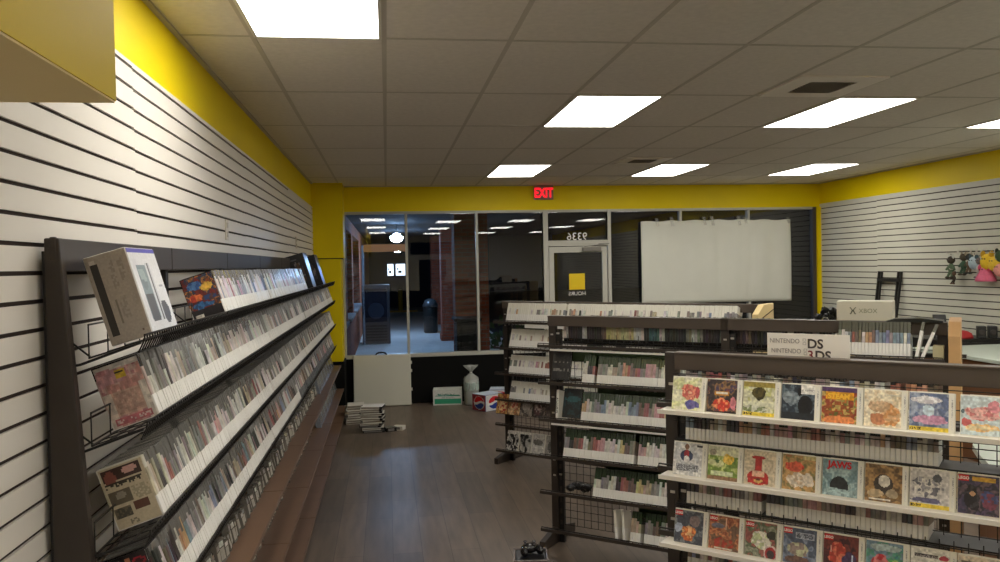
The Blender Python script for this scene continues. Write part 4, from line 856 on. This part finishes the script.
WC = {'pale': 5, 'grey': 4, 'dark': 5, 'red': 1.6, 'tan': 1, 'blue': .8, 'orange': .6, 'pink': 1.2, 'brown': 2}
for k, (r, nm) in enumerate(((-.538, 'under the top rail'), (-.668, 'behind the second face-out row'), (-.908, 'behind the third face-out row'), (-1.155, 'below the third face-out row'))):
    b = MB(); b.box(.05, 1.2, -.10, .03, Z(r)-.006, Z(r)-.001); b.build('spine_tray', M_black, C)
    run(RC, 'cartridge_game_case', SM if k else SM0, .085, .935 if k < 2 else .90, .088, r, Rd(6), .0156, WC, 'cartridge game case %s of the nearest rack' % nm, 'cartridge cases %s of the nearest rack' % nm, 300+k, .03)
# sign card behind the top rail
t = empty('sign_card', RC.w(.358, -.036, -.500), RC.th, 'white sign card with two lettered lines behind the top rail of the nearest rack', 'sign')
b = MB(); b.box(0, .284, 0, .004, 0, .229); b.build('card', mat('sign_white', (226, 220, 210), .5), t)
g1 = mat('light_ink', (132, 124, 120), .5); g2 = mat('dark_ink', (64, 56, 56), .5)
def st(txt, size, x, z, m, bold=0, al='LEFT', sx=1):
    link('lettering', text_mesh('lettering', txt, size, m, .0003, al, bold), t, (x, -.0004, z), (Rd(90), 0, 0)).scale = (sx, 1, 1)
st('NINTENDO', .0235, .009, .194, g1, 0, 'LEFT', .86); st('DS', .046, .141, .179, g2, .0012, 'LEFT', 1.0)
st('NINTENDO', .0235, .014, .158, g1, 0, 'LEFT', .86); st('3', .046, .141, .138, mat('maroon_ink', (120, 36, 44), .5), .0006); st('DS', .046, .167, .138, g2, .0012)
b = MB()
for x, z in ((.127, .203), (.127, .190), (.130, .167), (.130, .154)):
    for q in ((0, 0, .010, 0), (0, .008, .010, .008), (0, 0, 0, .008), (.010, 0, .010, .008)): b.bar((x+q[0]-.0, -.0003, z+q[1]), (x+q[2], -.0003, z+q[3]), .0008)
b.build('lettering', g1, t)
b = MB(); b.box(.3, .7, .02, .16, Z(-.506), Z(-.500)); b.build('rear_tray', M_black, C)
# =========================================================================== things on the floor by the window
# folded white table leaning on the knee wall
t = empty('folding_table', (-.475, 11.02, 0), 0, 'folded white plastic table leaning on the black knee wall, carry handle on top', 'table')
t.rotation_euler = (-Rd(9), 0, Rd(-1.5))
b = MB(); b.box(0, .765, 0, .035, .006, .69); b.build('lower_leaf', mat('table_plastic', (204, 202, 186), .5, noise=.03, nscale=3), t, bevel=.012)
b = MB(); b.box(0, .765, .040, .075, .004, .688); b.build('upper_leaf', MATS['table_plastic'], t, bevel=.012)
b = MB(); b.tube([(.30, .037, .683), (.31, .037, .712), (.345, .037, .726), (.40, .037, .726), (.435, .037, .712), (.445, .037, .683)], .011); b.build('handle', M_black, t)
for z in (.22, .47, .58):
    b = MB(); b.box(.755, .782, .012, .062, z-.02, z+.02); b.build('hinge', mat('hinge_pale', (190, 186, 170), .4), t, bevel=.003)
# stacks of packed cases near the far end of the rack
random.seed(31)
def stackof(name, x, y, n, w, d, th, pals, base, cat, group, rz):
    zz = 0
    for k in range(n):
        m = pals[k] if isinstance(pals, list) else pals
        b = MB(); h = th*random.uniform(.85, 1.1)
        b.box(-w/2, w/2, -d/2, d/2, 0, h, 0); b.box(-w/2+.006, w/2-.03, -d/2-.001, -d/2, h*.25, h*.75, 1); b.box(w/2-.03, w/2+.001, -d/2-.0012, d/2+.001, .001, h-.001, 2)
        o = b.build(name, [mat('pack_white', (214, 210, 198), .5), mat('pack_print', (150, 140, 124), .5, noise=.3, nscale=40), M_black] if m == 'w' else [M_darkcase, mat('pack_grey', (120, 116, 110), .5), M_black], None, False, (x+random.uniform(-.02, .02), y+random.uniform(-.015, .015), zz), (0, 0, rz+random.uniform(-.12, .12)), bevel=.002)
        pos = 'resting on the floor' if k == 0 else 'topmost of its pile' if k == n-1 else '%s up from the floor' % ('', 'second', 'third', 'fourth', 'fifth', 'sixth', 'seventh', 'eighth', 'ninth', 'tenth', 'eleventh', 'twelfth')[k]
        tag(o, '%s, %s' % (base, pos), cat, group); zz += h+.0006
stackof('packed_case', -.42, 9.98, 8, .20, .24, .030, 'w', 'white-edged flat pack in the pile tight against the left rack', 'pack', 'flat packs in the left pile', .1)
stackof('packed_case', -.20, 9.42, 11, .24, .22, .026, ['d', 'w', 'd', 'w', 'w', 'w', 'w', 'w', 'w', 'w', 'w'], 'flat pack in the right-hand crooked floor pile', 'pack', 'flat packs in the right pile', -.08)
for k, (x, y, rz, m, l) in enumerate(((.0, 9.36, .3, 'd', 'dark small pack lying right beside the crooked pile'), (.10, 9.42, -.4, 'w', 'pale crumpled pack lying farther right of the crooked pile'))):
    b = MB(); b.box(-.06, .06, -.05, .05, 0, .045, 0); b.box(-.04, .03, -.051, -.05, .008, .036, 1); o = b.build('small_pack', [MATS["pack_white"] if m == 'w' else M_darkcase, MATS['pack_grey']], None, False, (x, y, 0), (0, 0, rz), bevel=.006); tag(o, l, 'pack')
# green and white carton
t = empty('carton_box', (.575, 10.93, 0), Rd(-6), 'low white carton with green bands standing by the knee wall', 'box')
b = MB(); b.box(0, .385, 0, .26, 0, .205); b.box(-.001, .386, -.001, .261, .2, .206); b.build('carton', mat('carton_white2', (212, 214, 204), .5), t, bevel=.004)
g = paint(40, 24, [(206, 212, 202), (214, 216, 208)], [('r', .04, .08, .97, .40, (40, 164, 120)), ('t', .12, .64, .74, .74, (70, 130, 116)), ('n', .75, .62, .24, .06, [(30, 140, 100), (60, 150, 120)]), ('t', .3, .46, .75, .54, (150, 170, 160)), ('n', .3, .62, .3, .03, [(90, 160, 140)])], 3, 2)
art('front_print', .383, .203, g, (.001, 0, .001), (1, 0, 0), (0, 0, 1), t)
# clear bag of cups, twisted shut
t = empty('cup_bag', (1.085, 10.86, 0), 0, 'tall clear bag of stacked white cups with a twisted top by the knee wall', 'bag')
b = MB()
for q in range(7):
    for a in range(4):
        cx, cy = .043*math.cos(a*1.571+.6), .043*math.sin(a*1.571+.6); b.lathe([(.036, .01+q*.046), (.041, .05+q*.046)], cx, cy, 14)
b.build('cups', mat('paper_cup', (206, 208, 200), .6), t)
b = MB(); b.lathe([(.088, .0), (.098, .02), (.1, .18), (.1, .345), (.088, .372), (.045, .405), (.014, .430), (.013, .440), (.035, .468), (.080, .510), (.088, .530)], seg=28, wob=lambda a, z: .05*math.sin(a*7+z*20)+(.25*math.sin(a*5) if z > .45 else 0))
b.build('film', film_mat('bag_film', (214, 216, 208), .45, .2), t, True)
b = MB(); b.lathe([(.1005, .20), (.1015, .21), (.1015, .30), (.1005, .31)], seg=28); b.build('label_band', mat('bag_print', (176, 192, 182), .5, noise=.35, nscale=40), t, True)
b = MB(); b.lathe([(.016, .428), (.016, .441)], seg=10); b.build('twist_tie', M_white, t)
# soft drink cartons
def drink(x, y, rz, label, seed):
    t = empty('drink_carton', (x, y, 0), rz, label, 'box', 'soft drink cartons'); w, d, h = .30, .26, .21
    b = MB(); b.box(0, w, 0, d, 0, h); b.build('carton', mat('carton_blue', (44, 76, 150), .4), t, bevel=.004)
    b = MB(); b.box(.002, w-.002, .002, d-.002, h, h+.0012); b.build('top_panel', mat('carton_top', (196, 206, 220), .45), t)
    def emb(bg, side):
        ops = [('e', .52, .5, .40, .42, (232, 232, 230))]
        g = paint(36, 28, [bg], ops, 2, seed)
        for j in range(28):
            for i in range(36):
                X = ((i+.5)/36-.52)/.36; Y = ((j+.5)/28-.5)/.40
                if X*X+Y*Y < 1:
                    wv = .16*math.sin(X*2.6+.4); g[j][i] = (206, 34, 44) if Y > .17+wv else (26, 56, 140) if Y < -.20+wv*1.2 else (234, 234, 230)
        return g
    art('front_print', w-.01, h-.008, emb((214, 216, 218), 0), (.005, 0, .004), (1, 0, 0), (0, 0, 1), t)
    art('end_print', d-.008, h-.008, emb((150, 40, 52), 1), (0, d-.004, .004), (0, -1, 0), (0, 0, 1), t); return t
drink(1.205, 10.27, Rd(35), 'drink carton with a round red and blue emblem in front of the cup bag', 1)
drink(1.31, 10.74, Rd(-12), 'second blue drink carton standing behind the emblem carton', 2)

# things by the foot of the middle rack
t = empty('black_tray', (.715, 4.74, 0), Rd(-8), 'black box tray with a glossy controller on the floor by the middle rack foot', 'tray')
b = MB(); b.box(0, .185, 0, .20, 0, .115); b.build('base_box', M_black, t, bevel=.006)
b = MB(); b.box(-.010, .195, -.010, .0, .112, .122); b.box(-.010, .195, .20, .210, .112, .122); b.box(-.010, 0, 0, .20, .112, .122); b.box(.185, .195, 0, .20, .112, .122); b.build('rim', mat('rim_grey', (120, 110, 108), .25), t, bevel=.002)
for k, (x, y, l) in enumerate(((.105, .11, 'glossy black game controller lying in the black tray on the floor'),)):
    c = empty('controller', t.location+Vector((x, y, .1155)), Rd(12), l, 'controller')
    b = MB(); b.blob((0, 0, .035), (.060, .035, .030), 0, 14, 8); b.blob((-.05, -.035, .028), (.022, .04, .026), 0, 12, 7); b.blob((.05, -.035, .028), (.022, .04, .026), 0, 12, 7); b.build('shell', mat('gloss_black', (22, 20, 22), .12, coat=.6), c, True)
    for sx, sy in ((-.028, .005), (.022, -.014)):
        b = MB(); b.lathe([(.011, 0), (.007, .006), (.007, .014), (.013, .018), (.010, .022)], sx, sy, 14); b.build('stick', mat('stick_grey', (90, 88, 90), .25), c, True, (0, 0, .058))
    b = MB(); b.lathe([(.010, .066), (.006, .069)], .034, .008, 12); b.build('button', M_chrome, c, True)

# =========================================================================== right side: counters, wall things
M_pale = mat('pale_counter_top', (196, 206, 194), .35); M_front = mat('brown_counter_front', (118, 78, 48), .5, noise=.1, nscale=5)
t = empty('checkout_counter', (2.5, 3.05, 0), 0, 'pale-topped counter with a rounded end and brown front, behind the nearest rack', 'counter')
poly = [(2.47, 2.98), (2.56, 3.18), (2.65, 3.36), (2.78, 3.58), (2.93, 3.74), (3.15, 3.82), (3.45, 3.80), (3.7, 3.6), (3.9, 3.1), (3.95, 2.4), (2.9, 2.3)]
loc = [(x-2.5, y-3.05) for x, y in poly]
b = MB(); b.prism(loc, Z(-.945), Z(-.915), 'xy'); b.build('counter_top', M_pale, t)
cx, cy = sum(p[0] for p in loc)/len(loc), sum(p[1] for p in loc)/len(loc)
b = MB(); b.prism([(cx+(x-cx)*.95, cy+(y-cy)*.95) for x, y in loc], 0, Z(-.945), 'xy'); b.build('counter_front', M_front, t)
t = empty('wall_counter', (5.2, 4.6, 0), 0, 'pale-topped counter along the right slat wall below the hanging toys', 'counter')
b = MB(); b.box(0, 1.06, 0, 2.95, Z(-.95), Z(-.915)); b.build('counter_top', M_pale, t, bevel=.005)
b = MB(); b.box(.04, 1.06, .03, 2.92, 0, Z(-.95)); b.build('counter_front', M_front, t)
t = empty('black_cabinet', (5.55, 7.62, 0), 0, 'black low cabinet against the right slat wall beyond the counter', 'cabinet')
b = MB(); b.box(0, .70, 0, .8, .02, Z(-.865)); b.build('body', M_black, t, bevel=.006)
for k in (0, 1):
    b = MB(); b.box(.01+k*.345, .345+k*.345, -.015, 0, .06, Z(-.90)); q = b.build('door', mat('cabinet_door', (30, 28, 28), .35), t, bevel=.003)
    b = MB(); b.bar((.32+k*.06, -.03, .6), (.32+k*.06, -.03, .75), .006); b.build('handle', M_chrome, q)
# red cap, black speakers, phone stand on it
b = MB(); b.lathe([(.095, 0), (.093, .02), (.08, .05), (.045, .072), (.012, .08)], seg=20); b.box(-.16, -.06, -.07, .07, .0, .010); o = b.build('red_cap', mat('cap_red', (176, 40, 44), .6), None, True, (5.93, 7.76, Z(-.865)), (0, 0, .3)); tag(o, 'red cap lying on the black cabinet by the slat wall', 'cap')
for x, y, l in ((6.09, 7.70, 'small black speaker on the black cabinet, beside the red cap'), (6.20, 7.68, 'small black speaker at the right edge of the black cabinet')):
    t = empty('speaker', (x, y, Z(-.865)), -.5, l, 'speaker', 'small black speakers')
    b = MB(); b.box(-.04, .04, -.05, .05, 0, .125); b.build('cabinet', M_black, t, bevel=.006)
    b = MB(); b.lathe([(.03, 0), (.03, .004), (.016, .001)], seg=18); b.build('cone', M_rack, t, True, (0, -.050, .06), (Rd(90), 0, 0))
t = empty('display_stand', (5.74, 7.84, Z(-.865)), -.4, 'black slanted stand with white print left of the red cap', 'stand')
b = MB(); b.hexa([(-.06, -.03, 0), (.06, -.03, 0), (.06, .10, 0), (-.06, .10, 0), (-.06, .06, .24), (.06, .06, .24), (.06, .10, .24), (-.06, .10, .24)]); b.build('body', M_black, t, bevel=.003)
b = MB(); b.hexa([(-.035, -.014, .06), (.02, -.014, .06), (.02, -.004, .06), (-.035, -.004, .06), (-.02, .048, .2), (.035, .048, .2), (.035, .058, .2), (-.02, .058, .2)]); b.build('print', M_label, t)
# black ladder-like stand leaning on the wall
t = empty('ladder_stand', (5.99, 9.46, 0), 0, 'black ladder-like metal stand leaning on the right slat wall', 'stand')
def lp(y, z, o=0): return (XR-5.99-.03-.22*(1-z/1.68)+o, y-9.58, z)
for y, s in ((9.80, 'left'), (9.40, 'right')):
    b = MB()
    for o in (-.028, .028): b.hexa([tuple(Vector(lp(y+o, 0.01))+Vector(v)) for v in ((-.012, -.010, 0), (.012, -.010, 0), (.012, .010, 0), (-.012, .010, 0))]+[tuple(Vector(lp(y+o, 1.675))+Vector(v)) for v in ((-.012, -.010, 0), (.012, -.010, 0), (.012, .010, 0), (-.012, .010, 0))])
    b.build('side_rail', M_black, t)
for z in (.45, 1.05, 1.575):
    b = MB(); b.bar(lp(9.37, z), lp(9.83, z), .018 if z < 1.5 else .028); b.build('rung', M_black, t)
# toys hanging on peg hooks
def toy(y, z, cols, label, kind, drop=.0, sc=1.0):
    t = empty('hanging_toy', (XR-.013, 8.27-(8.42-y)*.74, Z(z)), 0, label, 'toy', 'small plush toys hanging on the right slat wall')
    b = MB(); b.bar((0, 0, 0), (-.13, 0, .0), .004); b.bar((-.13, 0, 0), (-.14, 0, .012), .004); b.box(-.004, 0, -.015, .015, -.02, .03); b.build('hook', M_chrome, t)
    m = [mat('plush_%d_%d_%d' % c, c, .9, noise=.15, nscale=60) for c in cols]; x = -.085; q = -.02-drop
    b = MB(); b.bar((x, 0, 0), (x, 0, q), .003); b.build('loop', M_black, t)
    b = MB()
    if kind == 'figure':
        b.blob((x, 0, q-.16*sc), (.035*sc, .045*sc, .06*sc), 0)
        for s in (-1, 1):
            b.bar((x, s*.02*sc, q-.20*sc), (x-.02, s*.035*sc, q-.27*sc), .016*sc, 0, None, 8); b.blob((x-.02, s*.038*sc, q-.275*sc), (.03*sc, .024*sc, .016*sc), 1); b.bar((x, s*.035*sc, q-.13*sc), (x-.01, s*.075*sc, q-.18*sc), .013*sc, 0, None, 8)
    elif kind == 'round': b.blob((x, 0, q-.11*sc), (.06*sc, .10*sc, .09*sc), 0)
    elif kind == 'cone': b.lathe([(.10*sc, -.20*sc), (.095*sc, -.17*sc), (.05*sc, -.08*sc), (.02*sc, -.02*sc)], x, 0, 16); [setattr(b, 'v', b.v)]; b.v = [(a, c, z_+q) for a, c, z_ in b.v]
    b.build('body', m, t, True)
    b = MB(); hz = q-.06*sc if kind == 'figure' else q-.03*sc
    if kind == 'figure':
        b.blob((x, 0, hz), (.045*sc, .05*sc, .048*sc), 0)
        for s in (-1, 1): b.blob((x, s*.035*sc, hz+.04*sc), (.014*sc, .016*sc, .03*sc), 1)
    else:
        for s in (-1, 1):
            b = MB(); b.blob((x-.01, s*.06*sc, hz-(.03*sc if kind == 'cone' else 0)), (.022*sc, .03*sc, .04*sc), 0); b.build('ear', m[1], t, True)
    if kind == 'figure': b.build('head', [m[1], m[-1]], t, True)
    b = MB()
    for s in (-1, 1): b.blob((x-(.04 if kind == 'figure' else .055)*sc, s*.018*sc, hz+.005-(.05*sc if kind != 'figure' else 0)), .007*sc, 0, 8, 5)
    b.build('eyes', M_black, t, True)
G_, N_, W2_ = (96, 116, 88), (74, 66, 56), (206, 206, 196)
toy(8.42, .02, (G_, N_, W2_), 'grey-green plush figure hanging leftmost on the right slat wall', 'figure', .0, .9)
toy(8.36, -.155, (N_, (110, 84, 66), N_), 'small brown plush hanging lowest below the leftmost toy', 'figure', .0, .5)
toy(8.15, .045, ((70, 96, 74), (84, 76, 62), (150, 140, 120)), 'dark green plush figure hanging second from the left', 'figure', 0, .85)
toy(8.03, .045, ((110, 90, 70), (60, 62, 58), (170, 160, 140)), 'brown plush figure with dark head beside the dark green one', 'figure', 0, .8)
toy(7.93, .02, ((176, 196, 206), (70, 90, 100), W2_), 'pale blue plush with dark eyes in the middle of the hanging toys', 'round', 0, .8)
toy(7.83, -.0, ((196, 190, 184), (120, 110, 110), W2_), 'grey-white plush figure just left of the pink cone toy', 'figure', 0, .8)
toy(7.71, -.06, ((222, 110, 140), (206, 80, 110), (226, 150, 160)), 'pink cone-shaped plush hanging below the yellow ones', 'cone', 0, 1.0)
toy(7.66, .05, ((226, 186, 40), (206, 160, 40), (90, 60, 40)), 'bright yellow plush hanging above the pink cone toy', 'round', 0, 1.0)
toy(7.53, .02, ((230, 190, 60), (214, 160, 50), (240, 210, 120)), 'second yellow plush hanging right of the bright one', 'round', 0, .9)
toy(7.44, -.05, ((226, 150, 140), (206, 120, 116), (230, 170, 160)), 'salmon plush at the right edge of the hanging toys', 'round', 0, .8)
toy(7.42, .075, ((60, 84, 50), (40, 50, 36), (110, 130, 80)), 'dark green plush at the top right of the hanging toys', 'round', 0, .7)

# ------------------------------------------------------------------ picture settings
vs = scene.view_settings; vs.view_transform = 'Standard'; vs.look = 'None'; vs.gamma = 1; vs.use_curve_mapping = False; vs.exposure = EXPOSURE
scene.display_settings.display_device = 'sRGB'
cy = scene.cycles; cy.use_denoising = True; cy.max_bounces = 8; cy.diffuse_bounces = 5; cy.glossy_bounces = 4; cy.transmission_bounces = 6; cy.transparent_max_bounces = 16
cy.sample_clamp_indirect = 6; cy.caustics_reflective = False; cy.caustics_refractive = False
